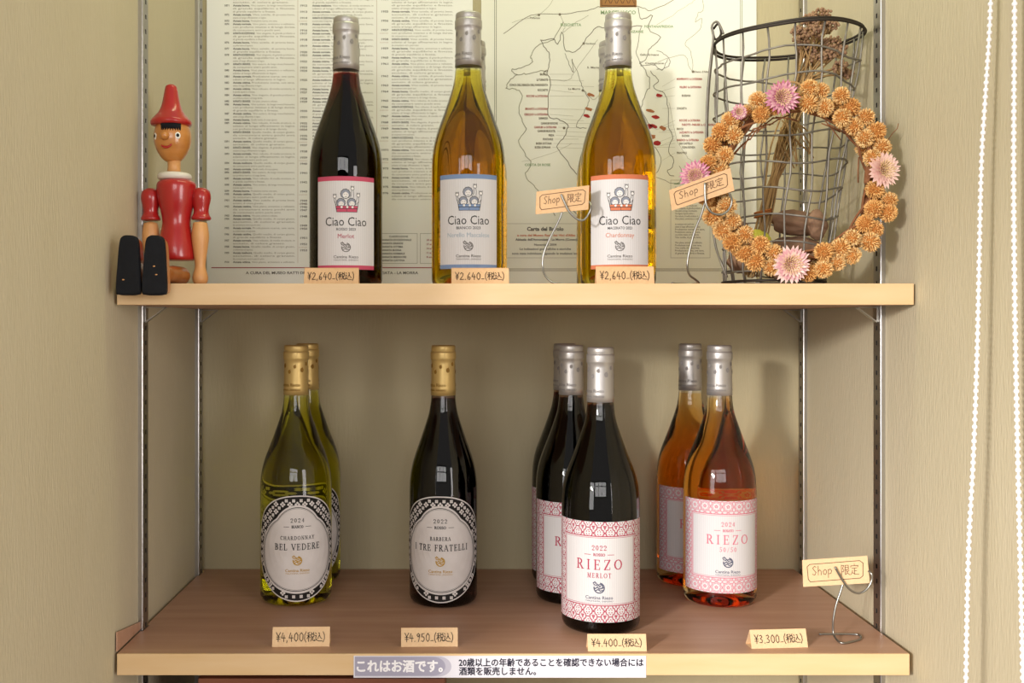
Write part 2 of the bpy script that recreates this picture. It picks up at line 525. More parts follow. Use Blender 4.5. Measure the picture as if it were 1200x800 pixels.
class Sheet:
    """flat printing in (u, v) metres; layer lifts each print a hair over the one below"""

    def __init__(self, step=0.004):
        self.p = []
        self.step = step

    def poly(self, pts, layer, key):
        self.p.append((pts, [list(range(len(pts)))], layer, key))

    def rect(self, u0, u1, v0, v1, layer, key):
        n = max(1, int(math.ceil(abs(u1 - u0) / self.step)))
        pts, f = [], []
        for i in range(n + 1):
            u = u0 + (u1 - u0) * i / n
            pts += [(u, v0), (u, v1)]
        for i in range(n):
            f.append([2 * i, 2 * i + 2, 2 * i + 3, 2 * i + 1])
        self.p.append((pts, f, layer, key))

    def line(self, pts, w, layer, key, closed=False):
        P = list(pts) + ([pts[0]] if closed else [])
        for (x0, y0), (x1, y1) in zip(P, P[1:]):
            d = sqrt((x1 - x0) ** 2 + (y1 - y0) ** 2)
            if d < 1e-9:
                continue
            tx, ty = (x1 - x0) / d, (y1 - y0) / d
            e = w * 0.35
            ax, ay, bx, by = x0 - tx * e, y0 - ty * e, x1 + tx * e, y1 + ty * e
            n = max(1, int(math.ceil(abs(bx - ax) / self.step)))
            q, f = [], []
            for i in range(n + 1):
                cx, cy = ax + (bx - ax) * i / n, ay + (by - ay) * i / n
                q += [(cx - ty * w / 2, cy + tx * w / 2), (cx + ty * w / 2, cy - tx * w / 2)]
            for i in range(n):
                f.append([2 * i + 1, 2 * i + 3, 2 * i + 2, 2 * i])
            self.p.append((q, f, layer, key))

    def frame(self, u0, u1, v0, v1, w, layer, key):
        self.line([(u0, v0), (u1, v0), (u1, v1), (u0, v1)], w, layer, key, True)

    def disc(self, u, v, r, layer, key, n=12, ry=None):
        self.poly([(u + r * cos(2 * pi * k / n), v + (ry or r) * sin(2 * pi * k / n)) for k in range(n)], layer, key)

    def polar(self, u, v, rf, layer, key, n=96, rings=8, r0=None):
        pts, f = [], []
        for j in range(rings + 1):
            for k in range(n):
                a = 2 * pi * k / n
                ro = rf(a)
                ri = r0(a) if r0 else (0.0, 0.0)
                t = j / rings
                pts.append((u + (ri[0] + (ro[0] - ri[0]) * t) * cos(a), v + (ri[1] + (ro[1] - ri[1]) * t) * sin(a)))
        for j in range(rings):
            for k in range(n):
                k2 = (k + 1) % n
                f.append([j * n + k, (j + 1) * n + k, (j + 1) * n + k2, j * n + k2])
        self.p.append((pts, f, layer, key))

    def text(self, s, u, v, h, layer, key, width=None, bold=0.0, align='c'):
        """h = font size; v = vertical middle of the capitals; width stretches the line to fit"""
        vs, fs = font_polys(s, bold)
        if not vs:
            return
        x0, x1 = min(p[0] for p in vs), max(p[0] for p in vs)
        sx = h if width is None else width / (x1 - x0)
        off = {'c': (x0 + x1) / 2, 'l': x0, 'r': x1}[align]
        self.p.append(([(u + (x - off) * sx, v + (y - 0.36) * h) for x, y in vs], fs, layer, key))

    def fat(self, s, u, v, h, layer, key, width, d, align='c', n=8):
        self.text(s, u, v, h, layer, key, width, 0, align)
        for k in range(n):
            a = 2 * pi * k / n
            self.text(s, u + d * cos(a), v + d * sin(a), h, layer + .1 + .1 * k, key, width, 0, align)

    def serif(self, s, u, v, h, layer, key, width=None, track=0.12, thick=0.17, thin=0.085, stretch=None):
        tot = sum(SERIF[c][0] + track for c in s) - track
        sx = h if width is None else width / tot
        x = u - tot * sx / 2
        y = v - h / 2
        for c in s:
            w, strokes, feet = SERIF[c]
            for st in strokes:
                if st[0] == 'L':
                    _, a, b, cc, d, tk = st
                    self.line([(x + a * sx, y + b * h), (x + cc * sx, y + d * h)], (thick if tk else thin) * h, layer, key)
                else:
                    _, cx, cy, rx, ry, a0, a1 = st
                    n = 12
                    for i in range(n):
                        b0, b1 = [(a0 + (a1 - a0) * (i + k) / n) * pi / 180 for k in (0, 1)]
                        wd = thin + (thick - thin) * abs(cos((b0 + b1) / 2))
                        self.line([(x + (cx + rx * cos(b0)) * sx, y + (cy + ry * sin(b0)) * h), (x + (cx + rx * cos(b1)) * sx, y + (cy + ry * sin(b1)) * h)], wd * h, layer, key)
            for fx, fy in feet:
                self.line([(x + (fx - .13) * sx, y + fy * h), (x + (fx + .13) * sx, y + fy * h)], thin * h, layer, key)
            x += (w + track) * sx

    def hand(self, s, u0, v, h, w, layer, key, width=None, pen=0.0007, kscale=1.0):
        tot = sum(HAND[c][0] for c in s)
        sx = w if width is None else width / tot
        x = u0
        for c in s:
            cw, strokes = HAND[c]
            for st in strokes:
                q = [(x + a * sx, v + b * h) for a, b in st]
                self.line(q, pen, layer, key)
            x += cw * sx

    def emit(self, mb, fmap, eps=0.00012):
        for pts, faces, layer, key in self.p:
            mb.add([fmap(a, b, layer * eps) for a, b in pts], faces, key, False, [(a, b) for a, b in pts])


def cyl(R, lift=0.00025):
    def f(u, v, e):
        r = R + lift + e
        return (r * sin(u / R), -r * cos(u / R), v)
    return f


def plane_front(y, lift=0.0):
    return lambda u, v, e: (u, y - lift - e, v)

# ------------------------------------------------------------------ the setting
H0, H1 = 0.0, Z0 + 1.5


def structure(name, mb):
    return tag(mb.build(name), kind='structure')


b = MB(); b.box(XL - 0.05, XR + 0.05, BACK, BACK + 0.05, H0, H1, 'back'); structure('wall_back', b)
b = MB(); b.box(XL - 0.05, XL, -0.50, BACK, H0, H1, 'wall'); structure('wall_left', b)
b = MB(); b.box(XR, XR + 0.05, -0.55, BACK, H0, H1, 'wall'); structure('wall_right', b)
b = MB(); b.box(-2.6, 2.6, -4.2, BACK + 0.05, -0.05, 0, 'floor'); structure('floor', b)
# the mullions of the shop window behind the camera, seen mirrored in the bottles
wdir = (Vector((0.05, 0.2, EYE)) - Vector((-0.35, -3.3, EYE + 0.55)))
TW = Matrix.Translation(Vector((-0.35, -3.3, EYE + 0.55)) + wdir.normalized() * 0.05) @ wdir.to_track_quat('-Z', 'Y').to_matrix().to_4x4()
M['frame'] = mat('dark_window_frame', '2b2520', 0.5)
b = MB()
for x in (-1.03, -0.36, 0.32, 1.03):
    b.box(x - 0.03, x + 0.03, -0.58, 0.58, -0.02, 0.02, 'frame', TW)
for y in (-0.58, 0.2, 0.58):
    b.box(-1.03, 1.03, y - 0.03, y + 0.03, -0.02, 0.02, 'frame', TW)
structure('window_1', b)

# ------------------------------------------------------------------ shelf uprights and brackets


def upright(name, label, side, yc):
    b = MB()
    x0 = XL if side < 0 else XR
    s = 1 if side < 0 else -1
    xf = x0 + s * 0.0055
    hw, hs, sh, pitch = 0.0082, 0.0017, 0.0048, 0.0158
    zb, zt = Z0 - 0.42, Z0 + 0.78
    rows = [zb]
    z = zb + 0.01
    slots = []
    while z + sh < zt - 0.005:
        slots.append((z, z + sh))
        z += pitch
    cuts = sorted({zb, zt, *[q for sl in slots for q in sl]})
    ys = [yc - hw, yc - hs, yc + hs, yc + hw]
    for za, zc in zip(cuts, cuts[1:]):
        for j in range(3):
            if j == 1 and any(abs(za - sl[0]) < 1e-6 for sl in slots):
                b.add([(x0 + s * 0.0012, ys[1], za), (x0 + s * 0.0012, ys[2], za), (x0 + s * 0.0012, ys[2], zc), (x0 + s * 0.0012, ys[1], zc)], [(0, 1, 2, 3)], 'darkhole')
                for y_ in (ys[1], ys[2]):
                    b.add([(x0 + s * .0012, y_, za), (xf, y_, za), (xf, y_, zc), (x0 + s * .0012, y_, zc)], [(0, 1, 2, 3)], 'darkhole')
                for z_ in (za, zc):
                    b.add([(x0 + s * .0012, ys[1], z_), (xf, ys[1], z_), (xf, ys[2], z_), (x0 + s * .0012, ys[2], z_)], [(0, 1, 2, 3)], 'darkhole')
                continue
            b.add([(xf, ys[j], za), (xf, ys[j + 1], za), (xf, ys[j + 1], zc), (xf, ys[j], zc)], [(0, 1, 2, 3)], 'steel2')
    # flanges with a rounded front edge
    for y_, sg in ((yc - hw, -1), (yc + hw, 1)):
        y2 = y_ + sg * 0.0012
        pr = [(xf, y_), (xf - s * 0.0004, y_ + sg * 0.0008), (xf - s * 0.0012, y2), (x0, y2)]
        for (xa, ya), (xb, yb) in zip(pr, pr[1:]):
            b.add([(xa, ya, zb), (xb, yb, zb), (xb, yb, zt), (xa, ya, zt)], [(0, 1, 2, 3)], 'steel')
    o = b.build(name, fix=False)
    return tag(o, label, 'shelf upright', 'slotted uprights on the alcove side walls')


upright('shelf_upright', 'front slotted steel upright on the left wall, beside the wooden doll', -1, 0.087)
upright('shelf_upright', 'rear slotted steel upright on the left wall, next to the text poster edge', -1, 0.322)
upright('shelf_upright', 'front slotted steel upright on the right wall, behind the flower wreath', 1, 0.083)
upright('shelf_upright', 'rear slotted steel upright on the right wall, nearest the back wall corner', 1, 0.322)


def bracket(label, side, yc, ztop):
    b = MB()
    s = 1 if side < 0 else -1
    x0 = (XL if side < 0 else XR) + s * 0.0062
    L, h, w, t = 0.021, 0.0165, 0.0035, 0.0011
    for (xa, za), (xb, zb_) in (((0, -t), (L, -t)), ((L, -t), (0, -h)), ((0, -h), (0, 0))):
        d = Vector((xb - xa, 0, zb_ - za))
        n = Vector((-d.z, 0, d.x)).normalized() * t * 0.5
        v = []
        for (x_, z_) in ((xa, za), (xb, zb_)):
            for sg in (-1, 1):
                for y_ in (-w, w):
                    v.append((x0 + s * (x_ + n.x * sg), yc + y_, ztop + z_ + n.z * sg - 0.0002))
        b.add(v, [(0, 1, 3, 2), (4, 6, 7, 5), (0, 4, 5, 1), (2, 3, 7, 6), (0, 2, 6, 4), (1, 5, 7, 3)], 'steel')
    return tag(b.build('shelf_bracket'), label, 'shelf bracket', 'small steel brackets under the shelves')


def shelf(name, label, x0, x1, ztop, th, notches_l, notches_r):
    t = thing(name, label, 'shelf', (0, 0, ztop))
    pts = [(x0, 0.002)]
    for ya, yb, xn in notches_l:
        pts += [(x0, ya), (xn, ya), (xn, yb), (x0, yb)]
    pts += [(x0, BACK - 0.001), (x1, BACK - 0.001)]
    for ya, yb, xn in reversed(notches_r):
        pts += [(x1, yb), (xn, yb), (xn, ya), (x1, ya)]
    pts += [(x1, 0.002)]
    n = len(pts)
    b = MB()
    v = [(x, y, 0) for x, y in pts] + [(x, y, -th) for x, y in pts]
    b.add(v, [list(range(n)), list(range(2 * n - 1, n - 1, -1))], 'veneer')
    b.add(v, [(i, (i + 1) % n, n + (i + 1) % n, n + i) for i in range(n)], 'birch')
    b.build('board', t)
    e = MB()
    e.box(x0, x1, 0, 0.0019, -th, 0, 'birch')
    e.build('edge_band', t, bevel=0.0004)
    return t


NL = [(0.074, 0.1, -0.3305), (0.309, 0.335, -0.3305)]
NR = [(0.07, 0.096, 0.4455), (0.309, 0.335, 0.4455)]
TH = 0.0209
shelf('shelf_board', 'upper wooden shelf with pale edge, holding the doll, three front bottles and the wreath', PX(137, 0), PX(1071, 0), UP, TH, NL, NR)
shelf('shelf_board', 'lower brown topped shelf with pale edge and the white notice strip', PX(137, 0), PX(1066, 0), Z0, TH, NL, [])
shelf('shelf_board', 'added brown shelf board below, out of view, carrying the reddish wooden crate', PX(137, 0), PX(1066, 0), Z0 - 0.35, TH, NL, [])  # unseen board, added as a support for the crate
bracket('small steel bracket under the upper shelf on the front left upright', -1, 0.087, UP - TH)
bracket('small steel bracket under the upper shelf on the rear left upright', -1, 0.322, UP - TH)
bracket('small steel bracket under the upper shelf on the front right upright', 1, 0.083, UP - TH)
bracket('small steel bracket under the upper shelf on the rear right upright', 1, 0.322, UP - TH)
bracket('small steel bracket under the lower shelf on the front right upright', 1, 0.083, Z0 - TH)

# ------------------------------------------------------------------ bottles
BH = 0.2985
SHOULDER = [(0.0, .0135), (.050, .0138), (.060, .0142), (.070, .0153), (.079, .0170), (.088, .0198), (.0995, .0238), (.111, .0280), (.122, .0323), (.133, .0363), (.144, .0393), (.156, .0411), (.170, .0418)]


def body_profile(R, inset=0.0, top=0.004):
    s = smooth_path([(d, r, 0) for d, r in SHOULDER], 4)
    pr = []
    for p in s:
        if p.x < top:
            continue
        k = min(1, max(0, (p.x - 0.06) / 0.08))
        r = p.y * (1 + (R / 0.0418 - 1) * k)
        pr.append((r - inset, BH - p.x))
    return pr[::-1]


def bottle_parts(root, R, gkey, wkey, capkey, leafkey):
    g = MB()
    pr = [(0, 0.016), (0.012, 0.0145), (0.024, 0.008), (0.031, 0.0012), (0.0345, 0), (R - 0.0035, 0.0012), (R - 0.0012, 0.0038), (R, 0.008), (R, 0.03), (R, 0.07), (R, 0.10)]
    pr += body_profile(R) + [(0, BH - 0.004)]
    g.lathe(pr, gkey, 64)
    g.build('glass_bottle', root)
    w = MB()
    pr = [(0, 0.021), (0.014, 0.0195), (0.027, 0.013), (0.034, 0.007), (R - 0.0045, 0.0085), (R - 0.0028, 0.013), (R - 0.0026, 0.06), (R - 0.0026, 0.1)]
    pr += body_profile(R, 0.0028, 0.0600)
    pr += [(0, pr[-1][1])]
    w.lathe(pr, wkey, 64)
    w.build('wine', root)
    c = MB()
    H = BH
    pr = [(0, H), (0.0125, H), (0.0137, H - .0006), (0.0141, H - .002), (0.0142, H - .0062), (0.0139, H - .0068), (0.0139, H - .0072), (0.0148, H - .0078), (0.0150, H - .0095),
          (0.0150, H - .0150), (0.0148, H - .0165), (0.0140, H - .0175), (0.0139, H - .022), (0.0144, H - .050), (0.0148, H - .0585), (0.0143, H - .0585), (0.0136, H - .05), (0.0136, H - .004), (0, H - .004)]
    c.lathe(pr, capkey, 48)
    s = Sheet(0.002)
    for i, (u, v, r) in enumerate([(-.0085, .031, .0016), (-.002, .025, .0015), (.0065, .029, .0019), (.013, .022, .0016), (-.016, .024, .0018), (-.022, .032, .0016), (.021, .031, .0018), (.028, .024, .0016), (-.03, .025, .0017)]):
        s.disc(u, BH - v, r * 1.15, 1, leafkey, 10, r * 1.5)
        s.line([(u, BH - v), (u + .001, BH - v + r * 1.7)], 0.0006, 1, leafkey)
    for k in (0, 1):
        s.text('Cantina Riezo', -0.010 + k * 0.044, BH - 0.0462, 0.0052, 1, leafkey, 0.028, bold=.02)
        s.text('TAKAYAMA, SHINSHU', -0.010 + k * 0.044, BH - 0.0522, 0.0027, 1, leafkey, 0.028, bold=.03)
    s.emit(c, lambda u, v, e: ((0.01395 + (BH - v - .022) / .0365 * .0009 + .0003 + e) * sin(u / .0142), -(0.01395 + (BH - v - .022) / .0365 * .0009 + .0003 + e) * cos(u / .0142), v))
    c.build('capsule', root, fix=False)


def emblem(s, u, v, r, key, w=0.0005, layer=4):
    """the round winery emblem: an open ring filled with swirling strokes and a sprig at its upper left"""
    s.line([(u + r * cos(a), v + r * sin(a)) for a in [math.radians(-190 + 14 * i) for i in range(20)]], w * 1.7, layer, key)
    s.line([(u + r * .2 + r * .45 * cos(a), v + r * .28 + r * .42 * sin(a)) for a in [math.radians(-30 + 15 * i) for i in range(14)]], w * 1.5, layer, key)
    s.line([(u - r * .8, v - r * .15), (u - r * .35, v + r * .15), (u + r * .1, v - r * .2), (u + r * .55, v - r * .05), (u + r * .9, v + r * .1)], w * 1.7, layer, key)
    s.line([(u - r * .7, v - r * .55), (u - r * .2, v - r * .3), (u + r * .2, v - r * .6), (u + r * .7, v - r * .45)], w * 1.6, layer, key)
    s.disc(u + r * .15, v + r * .3, r * .2, layer, key, 8)
    for a, b_ in ((-.62, .95), (-.95, .62), (-.35, .7), (-.85, 1.15), (-.6, .5), (-1.1, .95)):
        s.disc(u + a * r, v + b_ * r, r * .17, layer, key, 7)


def label_ciao(R, band, accent, l1, l2):
    s = Sheet(0.0035)
    k = 0.000911
    hw, v0, v1 = 0.0335, 0.0183, 0.1178
    s.rect(-hw, hw, v0, v1, 1, 'ribbed')
    s.rect(-hw, hw, v1 - 0.0048, v1, 2, band)
    s.rect(-hw, hw, v0, v0 + 0.0044, 2, band)
    cv = 0.0932

    def q(x, y):
        return ((x - 222) / 6.4 * k, cv + (246 - y) / 6.4 * k)
    # three cheering people in a crate
    for (x, y, r) in ((218, 205, 36), (184, 272, 33), (264, 270, 33)):
        n = 22
        s.poly([q(x + r * (1 + .09 * (i % 2)) * cos(2 * pi * i / n), y + r * (1 + .09 * (i % 2)) * sin(2 * pi * i / n)) for i in range(n)], 3, 'i_dark')
        s.poly([q(x + (r - 4) * (1 + .08 * (i % 2)) * cos(2 * pi * i / n), y + (r - 4) * (1 + .08 * (i % 2)) * sin(2 * pi * i / n)) for i in range(n)], 4, 'i_hair')
        uu, vv = q(x + 2, y + 10)
        s.disc(uu, vv, r * .62 / 6.4 * k, 5, 'i_skin', 14)
        for dx in (-8, 10):
            s.line([q(x + dx - 4, y + 6), q(x + dx, y + 3), q(x + dx + 4, y + 6)], .0003, 6, 'i_dark')
        s.line([q(x - 6, y + 19), q(x + 2, y + 24), q(x + 11, y + 18)], .0004, 6, 'i_dark')
    for path in ([(250, 235), (262, 215), (264, 180)], [(278, 235), (280, 200), (276, 180)], [(165, 270), (150, 258), (140, 235)], [(150, 290), (138, 270), (132, 240)],
                 [(290, 265), (304, 245), (308, 225)], [(300, 285), (318, 260), (320, 225)]):
        s.line([q(*p) for p in path], .0004, 5, 'i_dark')
    for x, y in ((270, 165), (138, 225), (314, 215)):
        uu, vv = q(x, y)
        s.disc(uu, vv, .0021, 5, 'i_dark', 10)
        s.disc(uu, vv, .0016, 6, 'i_skin', 10)
        for dx in (-9, 0, 9):
            s.line([q(x + dx, y - 6), q(x + dx * 1.3, y - 19)], .0006, 5, 'i_dark')
    for ya, yb, x0, x1 in ((298, 313, 149, 308), (318, 340, 154, 303)):
        a0, a1 = q(x0, yb), q(x1, ya)
        s.rect(a0[0] - .0004, a1[0] + .0004, a0[1] - .0004, a1[1] + .0004, 7, 'i_dark')
        s.rect(a0[0], a1[0], a0[1], a1[1], 8, accent)
    for x in (190, 232, 270):
        a = q(x, 305)
        s.disc(a[0], a[1], .0012, 9, 'i_skin', 8)
    s.line([q(228, 316), q(228, 342)], .0004, 9, 'i_dark')
    s.line([q(140, 262), q(154, 340)], .0005, 9, 'i_dark')
    s.line([q(317, 262), q(303, 340)], .0005, 9, 'i_dark')
    s.text('Ciao Ciao', 0, 0.0698, 0.0135, 4, 'i_dark', 0.0452)
    s.text(l1, 0, 0.0613, 0.0040, 4, 'i_dark', 0.0255 if len(l1) > 10 else 0.0205, bold=.01)
    s.text(l2, 0, 0.0540, 0.0068, 4, {'redband': 'i_red', 'blueband': 'i_bluetxt', 'orange': 'i_orange'}[band[2:]], {6: .0175, 17: .046, 10: .030}[len(l2)])
    emblem(s, 0, 0.0418, 0.0046, 'i_grey')
    s.text('Cantina Riezo', 0, 0.0318, 0.0042, 4, 'i_grey', 0.0265, bold=.012)
    s.text('TAKAYAMA, SHINSHU', 0, 0.0283, 0.0023, 4, 'i_grey', 0.0265)
    return s


def oval(hw, hh, n_):
    def f(a):
        c, d = abs(cos(a)), abs(sin(a))
        n = n_ if sin(a) > 0 else n_ - .33
        r = (c ** n + d ** n) ** (-1 / n)
        return (hw * r, hh * r)
    return f


def plaque(k):
    """a cartouche: a broad oval with a narrower raised crown, union of two ovals seen from one centre"""
    def f(a):
        c, d = cos(a), sin(a)

        def hit(hw, hh, cy):
            A = (c / hw) ** 2 + (d / hh) ** 2
            B = -2 * d * cy / hh ** 2
            C = (cy / hh) ** 2 - 1
            return (-B + sqrt(max(0, B * B - 4 * A * C))) / (2 * A)
        r = max(hit(.0462, .0430, -.0065), hit(.0300, .0395, .0085), hit(.0415, .036, .0035)) * k
        return (r, r)
    return f


def label_oval(R, year, kind, grape, title, gold):
    s = Sheet(0.0035)
    cv = 0.0672
    out = oval(.056, .0605, 2.25)
    s.polar(0, cv, out, 1, 'smoothlab')
    dk = lambda a: tuple(q * .978 for q in out(a))
    s.polar(0, cv, dk, 2, 'i_black', 96, 3, plaque(1.0))
    step = 0.0084
    for i in range(-9, 10):
        for j in range(-10, 11):
            for half in (0, 1):
                u, v = (i + half * .5) * step, (j + half * .5) * step
                a = atan2(v, u)
                ra = sqrt(u * u + v * v)
                o_ = out(a)
                ro = sqrt((o_[0] * cos(a)) ** 2 + (o_[1] * sin(a)) ** 2)
                rp = plaque(1.0)(a)[0]
                if ra > ro - .0027 or ra < rp + .0022:
                    continue
                if half == 0:
                    for q in range(4):
                        t = q * pi / 2
                        s.disc(u + .00185 * cos(t), cv + v + .00185 * sin(t), .00135, 3, 'smoothlab', 8)
                    s.disc(u, cv + v, .0007, 4, 'i_black', 6)
                else:
                    for q in range(4):
                        t = q * pi / 2 + pi / 4
                        s.disc(u + .0012 * cos(t), cv + v + .0012 * sin(t), .00105, 3, 'smoothlab', 6)
    s.polar(0, cv, plaque(1.035), 4, 'smoothlab', 128, 1, plaque(1.0))
    s.polar(0, cv, plaque(.985), 4, 'i_black', 128, 1, plaque(.970))
    s.polar(0, cv, plaque(.955), 4, 'i_grey', 128, 1, plaque(.948))
    ink_ = 'i_dark'
    s.serif(year, 0, 0.0995, 0.0042, 5, ink_, 0.0155, track=.25)
    s.serif(kind, 0, 0.0922, 0.0028, 5, ink_, 0.0130, thick=.24, thin=.14)
    for sg in (-1, 1):
        s.line([(sg * .0095, .0922), (sg * .0155, .0922)], .0005, 5, ink_)
    s.serif(grape, 0, 0.0795, 0.0040, 5, ink_, 0.039 if len(grape) > 8 else .0235, track=.25, thick=.16, thin=.09)
    s.serif(title, 0, 0.0692, 0.0068, 5, ink_, 0.0530 if len(title) < 12 else .0660, track=.2, thick=.15, thin=.08)
    emblem(s, 0, 0.0535, 0.0048, 'i_gold', .0007)
    s.text('Cantina Riezo', 0, 0.0425, 0.0046, 5, 'i_gold', 0.0275, bold=.015)
    s.text('TAKAYAMA, SHINSHU', 0, 0.0390, 0.0024, 5, 'i_gold', 0.0275)
    return s


def label_riezo(R, flower, year, kind, sub, inkr):
    s = Sheet(0.0035)
    v0, v1 = (0.0145, 0.1185) if not flower else (0.0180, 0.1225)
    dv = (v1 - v0)
    ny = 9 if not flower else 8
    nx = 10 if not flower else 9
    U = 0.0585
    s.rect(-U, U, v0, v1, 1, 'ribbed')
    tw, thh = 2 * U / nx, dv / ny
    hp = R * math.radians(55 if not flower else 57)     # half width of the white field
    b0, b1 = v0 + .0190, v1 - .0165
    for i in range(nx):
        for j in range(ny):
            x, y = -U + i * tw, v0 + j * thh
            if x > -hp and x + tw < hp and y > b0 and y + thh < b1:
                continue
            P = lambda a, c: (x + a * tw, y + c * thh)
            if not flower:
                for fx in (0, 1):
                    for fy in (0, 1):
                        g = lambda a, c: P(1 - a if fx else a, 1 - c if fy else c)
                        s.line([g(0, .5), g(.17, .5), g(.22, .72), g(.36, .76), g(.38, .93), g(.5, .97)], .00100, 2, inkr)
                for a, c in ((.5, .6), (.4, .6), (.6, .6), (.45, .48), (.55, .48), (.5, .36)):
                    q = P(a, c)
                    s.disc(q[0], q[1], .00075, 2, inkr, 6)
                for a, c in ((.12, .12), (.88, .12), (.12, .88), (.88, .88), (.02, .26), (.98, .74)):
                    q = P(a, c)
                    s.disc(q[0], q[1], .0007, 2, inkr, 6)
            else:
                c0 = P(.5, .5)
                for rr, wd in ((.43, .0008), (.34, .0006)):
                    s.line([(c0[0] + rr * tw * (1 + .10 * cos(8 * t)) * cos(t) * (1.06 if rr > .4 else 1), c0[1] + rr * thh * (1 + .10 * cos(8 * t)) * sin(t) * (1.06 if rr > .4 else 1)) for t in [2 * pi * m / 32 for m in range(32)]], wd, 2, inkr, True)
                for m in range(5):
                    t = pi / 2 + 2 * pi * m / 5
                    s.disc(c0[0] + .0013 * cos(t), c0[1] + .0013 * sin(t), .0008, 2, inkr, 6)
                s.line([P(0, .03), P(.12, .14)], .0008, 2, inkr); s.line([P(1, .03), P(.88, .14)], .0008, 2, inkr)
                s.line([P(0, .97), P(.12, .86)], .0008, 2, inkr); s.line([P(1, .97), P(.88, .86)], .0008, 2, inkr)
    s.rect(-hp - .0016, hp + .0016, b0 - .0016, b1 + .0016, 3, 'ribbed')
    s.frame(-hp - .0016, hp + .0016, b0 - .0016, b1 + .0016, .0009, 4, inkr)
    s.frame(-hp, hp, b0, b1, .0004, 4, inkr)
    dz = 0.0 if not flower else 0.0045
    s.serif(year, 0, 0.0917 + dz, 0.0046, 5, inkr, 0.0150, track=.22)
    s.serif(kind, 0, 0.0845 + dz, 0.0026, 5, inkr, 0.0118, thick=.24, thin=.14)
    for sg in (-1, 1):
        s.line([(sg * .0088, .0845 + dz), (sg * .0152, .0845 + dz)], .0006, 5, inkr)
    s.serif('RIEZO', 0, 0.0742 + dz, 0.0098, 5, inkr, 0.0485, track=.36, thick=.15, thin=.07)
    s.serif(sub, 0, 0.0630 + dz, 0.0047, 5, inkr, 0.0245 if not flower else .0190, track=.28, thick=.15, thin=.08)
    emblem(s, 0, 0.0502 + dz * .6, 0.0052, 'i_navy', .0007)
    s.text('Cantina Riezo', 0, 0.0402 + dz * .5, 0.0048, 5, 'i_navy', 0.0285, bold=.012)
    s.text('TAKAYAMA, SHINSHU', 0, 0.0365 + dz * .5, 0.0024, 5, 'i_navy', 0.0285)
    return s


def make_bottle(label, cat_group, R, gkey, wkey, capkey, leafkey, sheet):
    t = thing('wine_bottle', label, 'wine bottle', (0, 0, 0), 0, cat_group)
    bottle_parts(t, R, gkey, wkey, capkey, leafkey)
    lb = MB()
    sheet.emit(lb, cyl(R, 0.0003), 0.00006)
    lb.build('label', t, fix=False)
    return t


def put(t, x, y, z, off=0.0):
    t.location = (x, y, z + 0.0002)
    t.rotation_euler = (0, 0, -atan2(x, 1 + y) + math.radians(off))


GA, GB = 'wine bottles on the upper shelf', 'wine bottles on the lower shelf'
RC, RI, RR = 0.0402, 0.0398, 0.0418
t = make_bottle('dark red wine bottle with silver capsule and red banded label, leftmost on the upper shelf', GA, RC, 'g_drk', 'w_red', 'silver', 'i_capleaf',
                label_ciao(RC, 'i_redband', 'i_redband', 'ROSSO 2023', 'Merlot'))
put(t, -.1225, .129, UP)
put(dup(t, 'dark red wine bottle almost hidden right behind the red banded bottle'), -.131, .225, UP)
t = make_bottle('amber wine bottle with silver capsule and blue banded label, centre of the upper shelf', GA, RC, 'g_yel', 'w_amber', 'silver', 'i_capleaf',
                label_ciao(RC, 'i_blueband', 'i_blueband', 'BIANCO 2023', 'Nerello Mascalese'))
put(t, .013, .113, UP)
put(dup(t, 'amber wine bottle mostly hidden behind the blue banded bottle'), .0205, .225, UP)
t = make_bottle('amber wine bottle with silver capsule and orange banded label, left of the flower wreath', GA, RC + .0008, 'g_yel', 'w_amber', 'silver', 'i_capleaf',
                label_ciao(RC + .0008, 'i_orange', 'i_orange', 'MACERATO 2023', 'Chardonnay'))
put(t, .177, .116, UP, 2.7)
put(dup(t, 'amber wine bottle mostly hidden behind the orange banded bottle'), .1857, .225, UP)

t = make_bottle('pale green wine bottle with gold capsule and oval label, leftmost on lower shelf', GB, RR, 'g_grn', 'w_white', 'gold', 'i_capgold',
                label_oval(RR, '2024', 'BIANCO', 'CHARDONNAY', 'BEL VEDERE', True))
put(t, -.1894, .203, Z0, 2)
put(dup(t, 'pale green gold capped wine bottle standing half hidden behind the leftmost lower bottle'), -.190, .2985, Z0)
t = make_bottle('single dark red wine bottle with gold capsule and oval label on lower shelf', GB, RI, 'g_blk', 'w_dark', 'gold', 'i_capgold',
                label_oval(RI, '2022', 'ROSSO', 'BARBERA', 'I TRE FRATELLI', True))
put(t, -.0155, .196, Z0, -5)
t = make_bottle('dark red bottle with red trellis label, frontmost of three near shelf edge', GB, RR, 'g_blk', 'w_dark', 'silver', 'i_capleaf',
                label_riezo(RR, False, '2022', 'ROSSO', 'MERLOT', 'i_red'))
put(t, .155, .0965, Z0, -2)
put(dup(t, 'dark red trellis label bottle in the middle of the three, half hidden'), .136, .207, Z0, 7)
put(dup(t, 'dark red trellis label bottle, rearmost of the three against the wall'), .1375, .2925, Z0)
t = make_bottle('front rose wine bottle of the orange pair, with pink flower tile label', GB, RR, 'g_clr', 'w_rose', 'silver', 'i_capleaf',
                label_riezo(RR, True, '2024', 'ROSATO', '50/50', 'i_pinkred'))
put(t, .309, .197, Z0, 13)
put(dup(t, 'rear rose wine bottle of the orange pair, half hidden'), .295, .286, Z0, 16)

# ------------------------------------------------------------------ posters on the back wall
DB = 1 + BACK - 0.002


def bx(px):
    return (px - VX) / F * DB


def bz(py):
    return EYE + (VY - py) / F * DB


